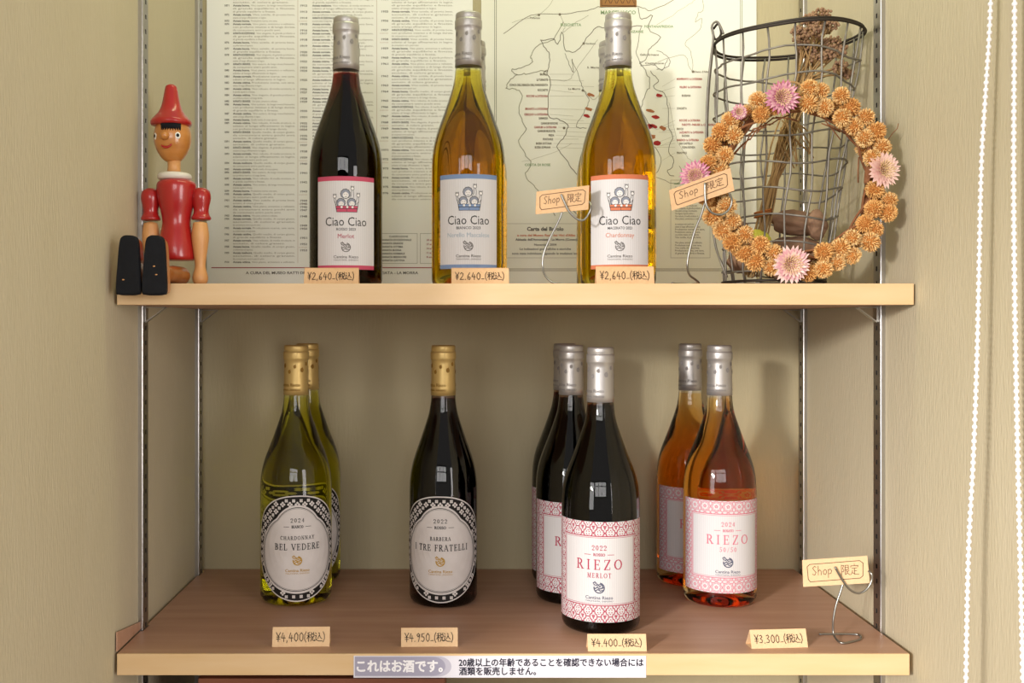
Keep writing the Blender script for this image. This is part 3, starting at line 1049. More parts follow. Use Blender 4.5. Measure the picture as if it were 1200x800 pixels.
PK = DB / F      # metres per picture pixel on the wall
rnd = random.Random(3)
s = Sheet(0.05)
grades = ['Annata buona.', 'Annata ottima.', 'Annata normale.', 'Annata mediocre.', 'ANNATA ECCEZIONALE.', 'Annata cattiva.', 'ANNATA GRANDE.', 'Annata buona.', 'Annata normale.']
tails = ['Vino robusto, di media struttura, in', 'Vino sottile, di pronta beva,', 'Quello medio, di corpo giusto,', 'Vino elegante, di grande profumo e', 'Vino austero, da lungo invecchiamento,', 'Produzione scarsa, uve sane,', 'Vino pieno, armonico e vellutato,']
rest = ['con profumo intenso e di lunga durata.', 'asciutto, di colore granato.', 'da consumare entro pochi anni.', 'di grande equilibrio e finezza.', 'adatto al lungo affinamento in legno.']
columns = [(262, 268.5, 273, 346, 308, 1868), (350, 360, 366, 438, 299, 1908), (445, 455, 459, 531, 236, 1952)]
for (y0, y1, t0, t1, bot, year) in columns:
    y = -26.0
    w = t1 - t0
    while y < bot:
        yr = str(year)
        year += 1
        s.text(yr, bx(y1), bz(y), 3.2 * PK, 2, 'i_grey', (y1 - y0) * PK * .8, .02, 'r')
        g = rnd.choice(grades)
        gw = w * (.27 + .014 * (len(g) - 13))
        s.text(g, bx(t0), bz(y), 3.1 * PK, 2, 'i_grey', gw * PK, .03, 'l')
        tl = rnd.choice(tails)
        n = rnd.choice([0, 1, 1, 1, 2]) if t0 < 440 else rnd.choice([1, 2, 2, 3])
        s.text(tl, bx(t0 + gw + 1.5), bz(y), 2.9 * PK, 2, 'i_lgrey', (w - gw - 2) * PK * (1 if n else .6), 0, 'l')
        if g.startswith('ANNATA') and t0 > 300:
            s.text('eccezionale', bx(y1), bz(y + 3.6), 2.4 * PK, 2, 'i_pale', 10 * PK, 0, 'r')
        for q in range(n):
            y += 3.55
            if y > bot:
                break
            s.text(rnd.choice(rest), bx(t0), bz(y), 2.9 * PK, 2, 'i_lgrey', w * PK * (1 if q < n - 1 else rnd.uniform(.3, .9)), 0, 'l')
        y += 3.7
for px in (349, 441.5):
    s.line([(bx(px), bz(-40)), (bx(px), bz(308 if px < 400 else 299))], .5 * PK, 2, 'i_pale')
s.line([(bx(248), bz(313.5)), (bx(552), bz(313.5))], 1.0 * PK, 2, 'i_posterred')
s.text("A CURA DEL MUSEO RATTI DEI VINI D'ALBA - ABBAZIA DELL'ANNUNZIATA - LA MORRA", bx(389), bz(319.5), 4.4 * PK, 2, 'i_grey', 202 * PK, .02)
for x0, x1 in ((442, 489), (492.5, 540)):
    s.frame(bx(x0), bx(x1), bz(308.5), bz(273.5), .4 * PK, 2, 'i_lgrey')
s.text('CLASSIFICAZIONE', bx(467), bz(277), 3 * PK, 2, 'i_grey', 22 * PK, .02)
for i, q in enumerate(['ANNATA ECCEZIONALE', 'ANNATA GRANDE', 'ANNATA OTTIMA', 'ANNATA BUONA', 'ANNATA NORMALE', 'ANNATA MEDIOCRE', 'ANNATA CATTIVA']):
    s.text(q, bx(447), bz(281 + i * 4), 3 * PK, 2, 'i_grey', len(q) * 1.95 * PK, .03, 'l')
    if i < 5:
        s.text('%d anni di invecchiamento' % (20 - 3 * i), bx(500), bz(281 + i * 5), 3 * PK, 2, 'i_posterred', 32 * PK, .02, 'l')
b = MB()
yb = BACK - 0.002
b.box(XL + 0.0075, bx(554), yb, yb + 0.0006, UP + 0.0005, bz(-60), 'paper')
s.emit(b, plane_front(yb), 0.0001)
tag(b.build('wall_poster', fix=False), 'pale poster of small printed text columns behind the dark red bottle', 'poster')

s = Sheet(0.05)


def jag(pts):
    r_ = random.Random(int(pts[0][0] * 7 + pts[-1][1]))
    q = smooth_path([(x, y, 0) for x, y in pts], 5)
    return [p + Vector((r_.uniform(-.8, .8), r_.uniform(-.8, .8), 0)) for p in q]


def mp(pts, w, key, layer=2):
    s.line([(bx(p.x), bz(p.y)) for p in jag(pts)], w * .75 * PK, layer, key)


def mt(txt, px, py, h, key, width, align='c', bold=.02):
    s.text(txt, bx(px), bz(py), h * PK, 3, key, width * PK, bold, align)


for x in (579.6, 581.6, 867.6, 869.6):
    s.line([(bx(x), bz(-50)), (bx(x), bz(315))], .6 * PK, 2, 'i_mapdk')
for y in (315.0, 317.0):
    s.line([(bx(579.6), bz(y)), (bx(869.6), bz(y))], .6 * PK, 2, 'i_mapdk')
s.rect(bx(703), bx(746), bz(8.5), bz(-30), 2, 'i_stamp')
s.frame(bx(705), bx(744), bz(6.5), bz(-28), .8 * PK, 3, 'i_brown')
for i in range(5):
    s.line([(bx(709 + 7 * i), bz(4)), (bx(712 + 7 * i), bz(-3)), (bx(715 + 7 * i), bz(4))], .8 * PK, 3, 'i_brown')
mt('MARCENASCO', 724.5, 14.5, 6, 'i_mapgreen', 41)
mt('BUSCHETTA', 669, 29, 4.5, 'i_mapgreen', 24)
mt('FONTANAFREDDA', 772, 31, 4, 'i_mapgreen', 34)
mt('GRINZANE', 742, 37, 4, 'i_mapgreen', 24)
mt('COSTA DI ROSE', 630, 193, 4, 'i_mapgreen', 30)
mt('Pollenzo', 627, 21, 3.2, 'i_mapdk', 12); mt('Verduno', 692, 51, 3.2, 'i_mapdk', 12); mt('S. Maria', 695, 79, 3.2, 'i_mapdk', 14); mt('La Morra', 673, 104, 3.2, 'i_mapdk', 14)
mt('Gallo Grinzane', 761, 64, 3.2, 'i_mapdk', 22); mt('Castiglione', 767, 74, 3.2, 'i_mapdk', 22); mt("Diano d'Alba", 822, 84, 3.2, 'i_mapdk', 17)
for i, (q, py, c) in enumerate([('BRUNATE', 87, 'g'), ('LE TURNOTE', 93.5, 'g'), ("CONCA DELL'ABBAZIA DELL'ANNUNZIATA", 99.5, 'g'), ('ROCCHETTE', 105.5, 'g'), ('ROCCHE 1a CATEGORIA', 112.5, 'r'), ('BRUNATE 1a CATEGORIA', 127.5, 'r'), ('CEREQUIO 1a CATEGORIA', 134, 'r'), ('SARMASSA', 138.5, 'g'),
                                ('CANNUBI BOSCHIS', 144.5, 'g'), ('CANNUBI 1a CATEGORIA', 149, 'r'), ('CANNUBI MUSCATEL', 153.5, 'g'), ('PREDA', 158.5, 'g'), ('FONTANILE', 163, 'g'), ('BUSSIA SOTTANA', 168, 'g'), ('BUSSIA SOPRANA', 172.5, 'g')]):
    xr = 642 if py < 140 else 655 - (py - 140) * .3
    mt(q, xr, py, 3.4, 'i_mapdk' if c == 'g' else 'i_maplabel', len(q) * 1.32, 'r', .04)
    s.line([(bx(xr + 2), bz(py)), (bx(xr + 30 + 12 * (i % 3)), bz(py + (i % 4)))], .25 * PK, 2, 'i_mapgrey')
for i, (q, py, c) in enumerate([('MONPRIVATO 1a CATEGORIA', 92.5, 'r'), ('VILLERO 1a CATEGORIA', 102, 'r'), ('BUSSIANA', 112, 'g'), ('ZONCHETTA', 127, 'g'), ('ROCCHE 1a CATEGORIA', 141, 'r'), ('PAROTTI - PARUSSI 1a CATEGORIA', 146, 'r'), ('BRICCO', 151, 'g'), ('LAZZARITO 1a CATEGORIA', 155, 'r'), ('BAUDANA', 159, 'g'), ('MARENCA 1a CATEGORIA', 164, 'r'), ('SAN CASTELLO', 168, 'g'), ('VIGNA RIONDA', 172.5, 'g'), ('PIAN POLI', 179, 'g')]):
    mt(q, 793 + (i % 3) * 3, py, 3.4, 'i_mapdk' if c == 'g' else 'i_maplabel', len(q) * 1.3, 'l', .04)
    s.line([(bx(791), bz(py)), (bx(776 - 4 * (i % 3)), bz(py + 9 - (i % 4) * 3))], .25 * PK, 2, 'i_mapgrey')
DK, GY = 'i_mapdk', 'i_mapgrey'
mp([(591, 40), (622, 18), (655, 17), (688, 12), (705, 8), (748, 8), (764, 12), (800, -6)], .9, DK)
mp([(655, 17), (662, 30), (660, 38), (672, 28), (690, 18)], .6, GY)
mp([(600, 26), (632, 17), (650, -2)], .5, GY)
mp([(634, 47), (648, 46), (654, 52), (659, 38), (662, 58), (676, 59), (690, 42), (700, 32), (716, 33), (752, 30)], 1.1, DK)
mp([(634, 47), (638, 56), (644, 64), (642, 82), (637, 86), (645, 92), (642, 116), (643, 136), (654, 140), (665, 147), (661, 160), (653, 172), (661, 184), (672, 200), (680, 212), (668, 240), (676, 250)], 1.1, DK)
mp([(662, 62), (668, 78), (672, 84), (670, 70), (680, 95), (684, 106), (690, 118), (684, 132), (676, 148), (688, 150)], .8, DK)
mp([(642, 82), (620, 86), (606, 88), (596, 96), (594, 104), (604, 104), (612, 112), (608, 130), (614, 145), (616, 152), (608, 165), (615, 180), (622, 192), (616, 206), (628, 220), (642, 240), (650, 252)], 1.2, GY)
mp([(660, 26), (648, 46), (630, 54), (622, 66), (624, 72), (610, 80), (600, 82), (606, 88)], 1.2, GY)
mp([(642, 94), (665, 94), (672, 86), (690, 60), (700, 46)], .6, GY)
mp([(684, 106), (695, 116), (705, 108)], .6, GY)
mp([(748, 8), (752, 22), (764, 18), (760, 34), (774, 44), (762, 56), (756, 70), (750, 74), (756, 82), (762, 98), (756, 110), (752, 130), (764, 150)], 1.0, DK)
mp([(752, 30), (746, 60), (752, 76), (766, 76), (776, 82), (782, 70)], .8, DK)
mp([(762, 84), (772, 94), (766, 102), (778, 110), (782, 122), (784, 150), (788, 160), (784, 176), (790, 190), (782, 202), (790, 206)], 1.0, DK)
mp([(770, 60), (780, 64), (785, 74), (778, 80), (770, 82)], .8, DK)
mp([(770, 29), (800, 10), (815, 0)], .5, GY)
mp([(770, 72), (800, 65), (806, 74), (812, 84), (809, 60), (803, 50), (820, 35), (822, 22), (815, 26), (818, 16), (824, 10), (823, -10)], .7, GY)
mp([(784, 120), (794, 165), (806, 185), (812, 188)], .5, GY)
mp([(700, 170), (720, 160), (735, 150), (760, 165), (775, 190), (760, 215), (748, 240), (758, 262)], .9, DK)
mp([(760, 165), (742, 178), (735, 200), (746, 222)], .7, GY)
mp([(612, 190), (640, 182), (670, 168)], .4, GY)
mp([(764, 205), (790, 215), (800, 206), (796, 194)], .7, DK)
rr = random.Random(5)
for (x, y) in [(692, 111), (690, 128), (688, 136), (762, 130), (768, 137), (766, 148), (760, 148), (764, 160), (770, 168), (757, 173), (772, 112), (730, 155), (736, 175), (777, 150)]:
    n = 9
    a0 = rr.uniform(0, 6)
    s.poly([(bx(x + rr.uniform(3, 5.5) * cos(2 * pi * i / n)), bz(y + rr.uniform(1.6, 3.4) * sin(2 * pi * i / n + a0 * .1))) for i in range(n)], 3, 'i_mapred' if rr.random() < .55 else 'i_mapor')
for x, y in ((631.5, 17.5), (684, 51), (683, 106), (661, 150), (656, 17), (812, 84)):
    s.disc(bx(x), bz(y), 1.6 * PK, 3, 'i_mapdk', 8)
s.frame(bx(593), bx(682), bz(302), bz(262), .35 * PK, 2, 'i_lgrey')
mt('Carta del Barolo', 639, 268, 6, 'i_grey', 43, bold=.04)
mt("a cura del Museo Ratti dei Vini d'Alba", 640, 275.5, 3.6, 'i_orange', 68, bold=.03)
mt("Abbazia dell'Annunziata - La Morra (Cuneo)", 640, 280.5, 3.6, 'i_grey', 72, bold=.03)
mt('Novembre 2004', 639, 286.5, 3.6, 'i_grey', 26)
mt('Le indicazioni geografiche e storiche', 639, 291.5, 3.6, 'i_grey', 60)
mt('sono state individuate seguendo le tradizioni locali', 640, 296.8, 3.6, 'i_grey', 80)
s.frame(bx(786), bx(832), bz(302), bz(211), .4 * PK, 2, 'i_lgrey')
s.rect(bx(790), bx(801), bz(216), bz(214.5), 2, 'i_mapgreen')
for i in range(26):
    y = 219 + i * 3.1
    if i in (13, 20):
        continue
    s.text(rr.choice(rest + tails), bx(791), bz(y), 3 * PK, 2, 'i_lgrey', rr.uniform(22, 36) * PK, .02, 'l')
b = MB()
b.box(bx(564), bx(886.5), yb, yb + 0.0006, UP + 0.0005, bz(-60), 'maplab')
s.emit(b, plane_front(yb), 0.0001)
tag(b.build('wall_poster', fix=False), 'cream map poster with roads and red patches behind the amber bottles', 'poster')

# ------------------------------------------------------------------ price cards and sign clips


def tent_card(label, px0, px1, h, y, z, price, rz=0.0, key='kraft2', group=GB, depth=0.014):
    x0, x1 = PX(px0, y), PX(px1, y)
    w = x1 - x0
    b = MB()
    t = 0.0003
    # a folded strip of card: front, back and base
    a0, a1, top = (0, 0), (depth, 0), (depth * .35, h)
    for (ya, za), (yb_, zb_) in ((a0, top), (top, a1)):
        d = Vector((yb_ - ya, zb_ - za)).normalized()
        n = Vector((d.y, -d.x)) * t
        v = [(x, yy + n.x * k, zz + n.y * k) for x in (-w / 2, w / 2) for k in (0, 1) for yy, zz in ((ya, za), (yb_, zb_))]
        b.add(v, [(0, 1, 3, 2), (4, 6, 7, 5), (0, 4, 5, 1), (2, 3, 7, 6), (0, 2, 6, 4), (1, 5, 7, 3)], key)
    b.box(-w / 2, w / 2, 0.0003, depth - .0003, 0, t, key)
    s = Sheet(0.05)
    s.hand(price, -w * .44, h * .26, h * .46, 0, 2, 'i_pen', w * .86, .0006)
    dy, L = depth * .35, sqrt((depth * .35) ** 2 + h * h)
    s.emit(b, lambda u, v, e: (u, dy * v / h - .0004 - e, v + .0002), 0.00005)
    o = b.build('price_card', fix=False)
    o.location = ((x0 + x1) / 2, y, z + 0.0001)
    o.rotation_euler = (0, 0, rz)
    return tag(o, label, 'price card', 'handwritten folded price cards on the shelves')


tent_card('folded kraft price card in front of the red banded bottle on the upper shelf', 356, 420, .0168, .024, UP, '\u00a52,640_(\u7a0e\u8fbc)', key='kraft')
tent_card('folded kraft price card in front of the blue banded amber bottle', 529, 596.5, .0168, .024, UP, '\u00a52.640_(\u7a0e\u8fbc)', key='kraft')
tent_card('folded kraft price card in front of the orange banded amber bottle', 699, 767, .0183, .024, UP, '\u00a52,640_(\u7a0e\u8fbc)', key='kraft')
tent_card('folded price card reading 4,400 in front of the pale green gold capped bottles', 319, 386, .0187, .022, Z0, '\u00a54,400(\u7a0e\u8fbc)', .03)
tent_card('folded price card reading 4,950 in front of the single gold capped red bottle', 470, 536.5, .0178, .022, Z0, '\u00a54.950_(\u7a0e\u8fbc)', .02)
tent_card('folded price card reading 4,400 in front of the trellis label red bottles', 689, 758, .0158, .008, Z0, '\u00a54.400_(\u7a0e\u8fbc)')
tent_card('folded price card reading 3,300 in front of the orange rose bottles', 880, 948, .0172, .018, Z0, '\u00a53.300_(\u7a0e\u8fbc)', .08, depth=.017)


def sign(card_label, wire_label, corners, y, wire_front, stem, base, key, kc):
    """corners: tl, tr, br, bl pixels; wire pixels at depth y; base = world points on the shelf"""
    P = lambda p, dy=0.0: Vector((PX(p[0], y + dy), y + dy, PZ(p[1], y + dy)))
    tl, tr, br, bl = [P(c) for c in corners]
    b = MB()
    n = Vector((0, 0.0005, 0))
    b.add([tl, tr, br, bl, tl + n, tr + n, br + n, bl + n], [(0, 3, 2, 1), (4, 5, 6, 7), (0, 1, 5, 4), (1, 2, 6, 5), (2, 3, 7, 6), (3, 0, 4, 7)], key)
    w, h = (tr - tl).length, (tl - bl).length
    s = Sheet(0.05)
    rc = .13
    m0, m1, n0, n1 = .07 * w, .92 * w, .17 * h, .84 * h
    r = h * .1
    s.line([(m0 + r, n0), (m1 - r, n0 + .02 * h), (m1, n0 + r), (m1 + .01 * w, n1 - r), (m1 - r, n1), (m0 + r, n1 - .02 * h), (m0, n1 - r), (m0 + .01 * w, n0 + r)], .0007, 2, 'i_brown', True)
    s.hand('Shop', .14 * w, .40 * h, .34 * h, 0, 2, 'i_brown', .32 * w, .0006)
    s.hand('\u9650\u5b9a', .58 * w, .33 * h, .40 * h, 0, 2, 'i_brown', .28 * w, .0006)
    ux, vx = (tr - tl) / w, (tl - bl) / h

    def fm(u, v, e):
        p = bl + ux * u + vx * v
        return (p.x, p.y - .0001 - e, p.z)
    s.emit(b, fm, 0.00005)
    tag(b.build('sign_card', fix=False), card_label, 'sign card', 'handwritten shop only cards held in wire clips')
    pts = [P(p, -.0022) for p in wire_front]
    k = len(pts)
    pts += [P(p, .0022) for p in stem] + [Vector(q) for q in base]
    wb = MB()
    wb.tube(smooth_path(pts, 6), .0011, 'wire', 8)
    tag(wb.build('wire_stand'), wire_label, 'wire stand', 'bent wire card stands')


zz = lambda z: z + .0012
y1 = .062
sign('kraft card handwritten Shop, left of the orange banded amber bottle', 'bent wire card stand on the upper shelf between the two amber bottles',
     [(628.7, 224.5), (690.7, 217), (689.5, 245.5), (627.5, 251)], y1,
     [(657.5, 227.5), (662, 238), (668, 249), (677, 257), (684, 257.5), (689.5, 251), (692.5, 243)],
     [(689, 236), (672, 233), (661, 244), (655, 258), (644, 280), (637, 298), (636, 312)],
     [(PX(639, .060), .060, PZ(323, .060)), (PX(648, .055), .055, zz(UP) + .002), (PX(662, .05), .05, zz(UP)), (PX(675, .06), .06, zz(UP)), (PX(672, .08), .08, zz(UP)), (PX(645, .082), .082, zz(UP))], 'kraft', 0)
y2 = -.006
sign('tilted kraft card handwritten Shop in front of the flower wreath', 'bent wire card stand before the left side of the flower wreath',
     [(783.9, 222.8), (855.9, 196.7), (860.7, 223.3), (787.3, 246.8)], y2,
     [(826, 214), (826.5, 232.7), (829, 243), (836, 250), (847, 251), (855, 244), (857.5, 234)],
     [(852, 224), (838, 224), (827, 236), (822, 251), (814, 271), (807, 298), (805.5, 312)],
     [(PX(808, .002), .002, PZ(322, .002)), (PX(815, .012), .012, zz(UP) + .003), (PX(819, .024), .024, zz(UP)), (PX(812, .04), .04, zz(UP)), (PX(795, .04), .04, zz(UP)), (PX(788, .022), .022, zz(UP))], 'kraft', 0)
y3 = .042
sign('pale kraft card handwritten Shop above the right end of the lower shelf', 'bent wire card stand at the right end of the lower shelf',
     [(940.1, 656), (1016.3, 651), (1019.4, 683), (941.4, 687.4)], y3,
     [(978.4, 664), (987.6, 680), (996, 690.6), (1006.7, 694.8), (1016.2, 689.5), (1021.5, 680), (1021, 672)],
     [(1014, 668), (1000, 669), (990, 680), (985, 693), (979.5, 710), (976.5, 727), (976.8, 742)],
     [(PX(982, .034), .034, zz(Z0) + .001), (PX(989, .030), .030, zz(Z0)), (PX(1000, .036), .036, zz(Z0)), (PX(1008.5, .044), .044, zz(Z0)), (PX(1007, .057), .057, zz(Z0)), (PX(996, .060), .060, zz(Z0)), (PX(975, .060), .060, zz(Z0)), (PX(960, .060), .060, zz(Z0))], 'kraft2', 0)

# ------------------------------------------------------------------ the notice strip
b = MB()
nx0, nx1, nz0, nz1 = PX(414.5, 0), PX(757, 0), PZ(793.5, 0), PZ(768, 0)
b.box(nx0, nx1, -.0006, -.0001, nz0, nz1, 'note')
s = Sheet(0.02)
P0 = lambda px: PX(px, 0)
Q0 = lambda py: PZ(py, 0)
k = 1 / F


def pill(px0, px1, py0, py1, layer, key):
    r = (py1 - py0) / 2
    c = px1 - r * 1.3
    pts = [(P0(px0), Q0(py1)), (P0(c), Q0(py1))]
    pts += [(P0(c + 1.3 * r * cos(a)), Q0((py0 + py1) / 2 + r * sin(a))) for a in [pi / 2 - pi * i / 14 for i in range(1, 14)]]
    pts += [(P0(c), Q0(py0)), (P0(px0), Q0(py0))]
    s.poly(pts, layer, key)


pill(416, 529, 768.6, 792.2, 1, 'i_lav2')
pill(416, 522, 769.2, 791.2, 2, 'i_lav')
s.fat('\u3053\u308c\u306f\u304a\u9152\u3067\u3059\u3002', P0(468.5), Q0(780.2), 15.2 * k, 3, 'i_white', 100 * k, .55 * k)
s.fat('20\u6b73\u4ee5\u4e0a\u306e\u5e74\u9f62\u3067\u3042\u308b\u3053\u3068\u3092\u78ba\u8a8d\u3067\u304d\u306a\u3044\u5834\u5408\u306b\u306f', P0(645.8), Q0(775.8), 10.2 * k, 3, 'i_noteink', 216 * k, .28 * k, 'c', 4)
s.fat('\u9152\u985e\u3092\u8ca9\u58f2\u3057\u307e\u305b\u3093\u3002', P0(538), Q0(786), 10.2 * k, 3, 'i_noteink', 90 * k, .28 * k, 'l', 4)
s.emit(b, plane_front(-.0006), 0.00006)
tag(b.build('notice_strip', fix=False), 'long white notice strip with Japanese text stuck on the lower shelf edge', 'notice strip')

# ------------------------------------------------------------------ wreath of dried flowers


def flower_mesh(seed, key, key2):
    r_ = random.Random(seed)
    b = MB()
    b.ball((0, 0, 0), .70, 'gl_core', 2)
    n = 210
    for i in range(n):
        zc = 1 - 2 * (i + .5) / n
        a = i * 2.39996 + r_.uniform(-.1, .1)
        rr_ = sqrt(1 - zc * zc)
        d = Vector((rr_ * cos(a), rr_ * sin(a), zc))
        up = d.orthogonal().normalized()
        up.rotate(Matrix.Rotation(r_.uniform(0, 6.28), 3, d))
        sd = d.cross(up)
        base, tip = d * .60, (d + up * r_.uniform(-.12, .12) + sd * r_.uniform(-.12, .12)).normalized() * r_.uniform(.95, 1.06)
        mid = (base + tip) / 2
        w = .085
        b.add([base, mid + up * w + d * .02, tip, mid - up * w + d * .02, mid + sd * .07, mid - sd * .07], [(0, 1, 2, 4), (0, 4, 2, 3), (0, 5, 2, 1), (0, 3, 2, 5)], key2 if r_.random() < .35 else key)
    return b


protos = []
for i, (ka, kb) in enumerate([('gl_a', 'gl_b'), ('gl_c', 'gl_a'), ('gl_b', 'gl_a'), ('gl_a', 'gl_c')]):
    o = flower_mesh(20 + i, ka, kb).build('dried_flower', fix=False)
    protos.append(o)

WY = .019
wc = Vector((PX(932.5, WY), WY, PZ(213, WY)))
wreath = thing('flower_wreath', 'round wreath of dried orange globe flowers leaning on the wire basket', 'wreath', (wc.x, WY, UP))
wcz = wc.z - UP
rnd = random.Random(11)
b = MB()
RT = .079
for k in range(9):
    ph = rnd.uniform(0, 6)
    b.tube([((RT - .003 + .006 * cos(ph + 5 * a)) * cos(a), .007 * sin(ph + 5 * a), wcz + (RT - .003 + .006 * cos(ph + 5 * a)) * sin(a)) for a in [2 * pi * i / 60 for i in range(60)]], .0013, 'twig', 5, True)
for k in range(14):
    a = rnd.uniform(.3, 2.8)
    p = Vector((.068 * cos(a), rnd.uniform(-.004, .004), wcz + .068 * sin(a)))
    d = Vector((-sin(a), rnd.uniform(-.3, .1), cos(a))) * rnd.choice((-1, 1)) + Vector((-cos(a), 0, -sin(a))) * .35
    b.tube([p, p + d * .012, p + d * .022 + Vector((0, -.002, -.002))], .0007, 'twig', 4)
tend = [PX(1040, WY) - wc.x, 0, PZ(165, WY) - UP]
b.tube([(tend[0] - .006, 0, tend[2] - .006), tuple(tend), (tend[0] + .004, -.002, tend[2] + .007), (tend[0] + .009, -.002, tend[2] + .012), (tend[0] + .010, -.002, tend[2] + .017)], .0004, 'twig', 4)
b.build('twig_ring', wreath)
# a raffia hanging loop at the top
b = MB()
b.tube(smooth_path([(PX(908, WY) - wc.x, .01, PZ(104, WY) - UP), (PX(916, WY) - wc.x, .012, PZ(95, WY) - UP), (PX(928, WY) - wc.x, .012, PZ(92.5, WY) - UP), (PX(940, WY) - wc.x, .011, PZ(95, WY) - UP), (PX(948, WY) - wc.x, .01, PZ(104, WY) - UP)], 6), .0012, 'stem', 6)
b.build('hanging_loop', wreath)
straw = [(916, 114, .0180, 'pinkm', 'pink', -.02), (1035, 199, .0195, 'pinkp', 'pinkp', -.012), (927, 311, .0205, 'pinkp', 'pink', -.016), (815, 206, .0165, 'pinkm', 'pink', -.012), (866, 131, .0085, 'pinkm', 'pinkp', -.018)]
spots = []
for row, (rad, n, yy, off) in enumerate([(.0916, 34, -.0065, 0), (.0765, 28, -.0085, .1), (.0830, 30, .010, .05)]):
    for i in range(n):
        a = 2 * pi * i / n + off + rnd.uniform(-.03, .03)
        rr_ = rad + rnd.uniform(-.002, .002)
        x, z = rr_ * cos(a), wcz + rr_ * sin(a)
        if row == 1 and .85 < a % (2 * pi) < 2.75 and rnd.random() < (.5 if a % (2 * pi) > 1.5 else .2):
            continue
        if row < 2 and any(sqrt((x - (PX(p[0], WY) - wc.x)) ** 2 + (z - (PZ(p[1], WY) - UP)) ** 2) < p[2] * .8 for p in straw):
            continue
        spots.append((x, yy + rnd.uniform(-.004, .002), z, rnd.uniform(.0089, .0107)))
first = set()
for x, y, z, r in spots[:95]:
    pi_ = rnd.choices(range(4), (5, 2, 4, 3))[0]
    pr = protos[pi_]
    if pi_ in first:
        o = pr.copy()
        COL.objects.link(o)
    else:
        o = pr
        first.add(pi_)
    o.parent = wreath
    z = max(z, r * .97)
    o.location = (x, y, z)
    o.rotation_euler = (rnd.uniform(0, 6), rnd.uniform(0, 6), rnd.uniform(0, 6))
    o.scale = (r, r, r * rnd.uniform(.9, 1.15))
for i, pr in enumerate(protos):
    if i not in first:
        bpy.data.objects.remove(pr)


def straw_flower(seed, R, k1, k2, layers=6, n=24):
    r_ = random.Random(seed)
    b, c = MB(), MB()
    for L in range(layers):
        rr_ = R * (1 - .115 * L)
        tilt = .10 + .19 * L
        for i in range(n - 2 * L):
            a = 2 * pi * i / (n - 2 * L) + L * .2 + r_.uniform(-.07, .07)
            u = Vector((cos(a), sin(a), 0))
            s_ = Vector((-sin(a), cos(a), 0)) * rr_ * .175
            zz_ = Vector((0, 0, 1))
            l_ = rr_ * r_.uniform(.9, 1.05)
            p0 = u * l_ * .15
            p1 = u * l_ * .55 * cos(tilt) + zz_ * l_ * .5 * sin(tilt)
            p2 = u * l_ * cos(tilt) + zz_ * l_ * sin(tilt) * .95
            dip = zz_ * (-rr_ * .03)
            b.add([p0, p1 + s_, p1 + dip, p1 - s_, p2], [(0, 2, 1), (0, 3, 2), (1, 2, 4), (2, 3, 4)], k1 if L % 2 == 0 else k2, True)
    b.ball((0, 0, R * .05), R * .3, k1, 1, None, (1, 1, .5))
    for i in range(60):
        rad = R * .36 * sqrt(i / 60)
        a = i * 2.4
        p = Vector((rad * cos(a), rad * sin(a), R * .22))
        c.tube([p, p + Vector((p.x * .5, p.y * .5, R * .16))], [R * .035, R * .012], 'straw', 4)
    return b, c


for i, (px, py, R, k1, k2, dy) in enumerate(straw):
    fb, fc = straw_flower(40 + i, R, k1, k2)
    x, z = PX(px, WY + dy) - wc.x, PZ(py, WY + dy) - UP
    fo = fb.build('strawflower', wreath, fix=False, loc=(x, dy, max(z, R * .92)))
    cx, cz_ = x, z - wcz
    fo.rotation_euler = (pi / 2 + (.10 if i != 1 else -.05), 0, atan2(x, .26) * (.9 if i in (1, 3) else .3))
    fo['label'] = {0: 'magenta pink strawflower at the top', 1: 'pale pink strawflower at the right', 2: 'large pale pink strawflower at the bottom', 3: 'pink strawflower behind the card', 4: 'small half open strawflower'}[i]
    fc.build('flower_center', fo, fix=False)

# ------------------------------------------------------------------ wire basket and what it holds
BY = .128
bot = Vector((PX(908, BY), BY, UP))
topc = Vector((PX(922, BY), BY, PZ(46, BY)))
bh = topc.z - UP
ax = (topc - bot) / bh
basket = thing('wire_basket', 'tall tapered dark wire basket behind the flower wreath', 'wire basket', tuple(bot))


def bp(t, a, dr=0.0):
    r = .053 + (.0785 - .053) * t ** .9 + dr
    wob = .0015 * sin(5 * a + 9 * t) + .001 * sin(17 * t + a * 3)
    c = ax * (t * bh)
    return Vector((c.x + (r + wob) * cos(a), (r + wob) * sin(a), .0015 + t * (bh - .0015) + .003 * sin(3 * a + 8 * t) * (0 if t > .98 or t < .02 else 1) + .004 * cos(a) * (1 if t > .9 else 0)))


b = MB()
NV = 17
for i in range(NV):
    a = 2 * pi * i / NV + .1
    b.tube([bp(t / 14, a + .03 * sin(t * 1.3 + i)) for t in range(15)], .0011, 'rust', 6)
for j, t in enumerate((.06, .16, .265, .37, .475, .58, .685, .79, .89)):
    b.tube([bp(t + .006 * sin(a * 4 + j), a, .0012 * (1 if int(a / (2 * pi) * NV) % 2 else -1)) for a in [2 * pi * k / 60 for k in range(60)]], .0011, 'rust', 6, True)
b.build('wire_mesh', basket)
b = MB()
for k, (tt, dr) in enumerate(((1.0, 0), (.99, .002))):
    b.tube([bp(tt, 2 * pi * q / 64, dr) for q in range(64)], .0015, 'rim', 8, True)
b.build('rim', basket)
b = MB()
for tt in (.0, .018):
    b.tube([bp(tt, 2 * pi * q / 64, .001) for q in range(64)], .0014, 'rim', 8, True)
for q in range(5):
    x_ = -.04 + .02 * q
    hh = sqrt(max(0, .052 ** 2 - x_ ** 2))
    b.tube([(x_, -hh, .0022), (x_, hh, .0022)], .0010, 'rust', 6)
    b.tube([(-hh, x_, .0042), (hh, x_, .0042)], .0010, 'rust', 6)
b.build('base_ring', basket)
b = MB()


def hl(px, py, y):
    return Vector((PX(px, y) - bot.x, y - bot.y, PZ(py, y) - UP))


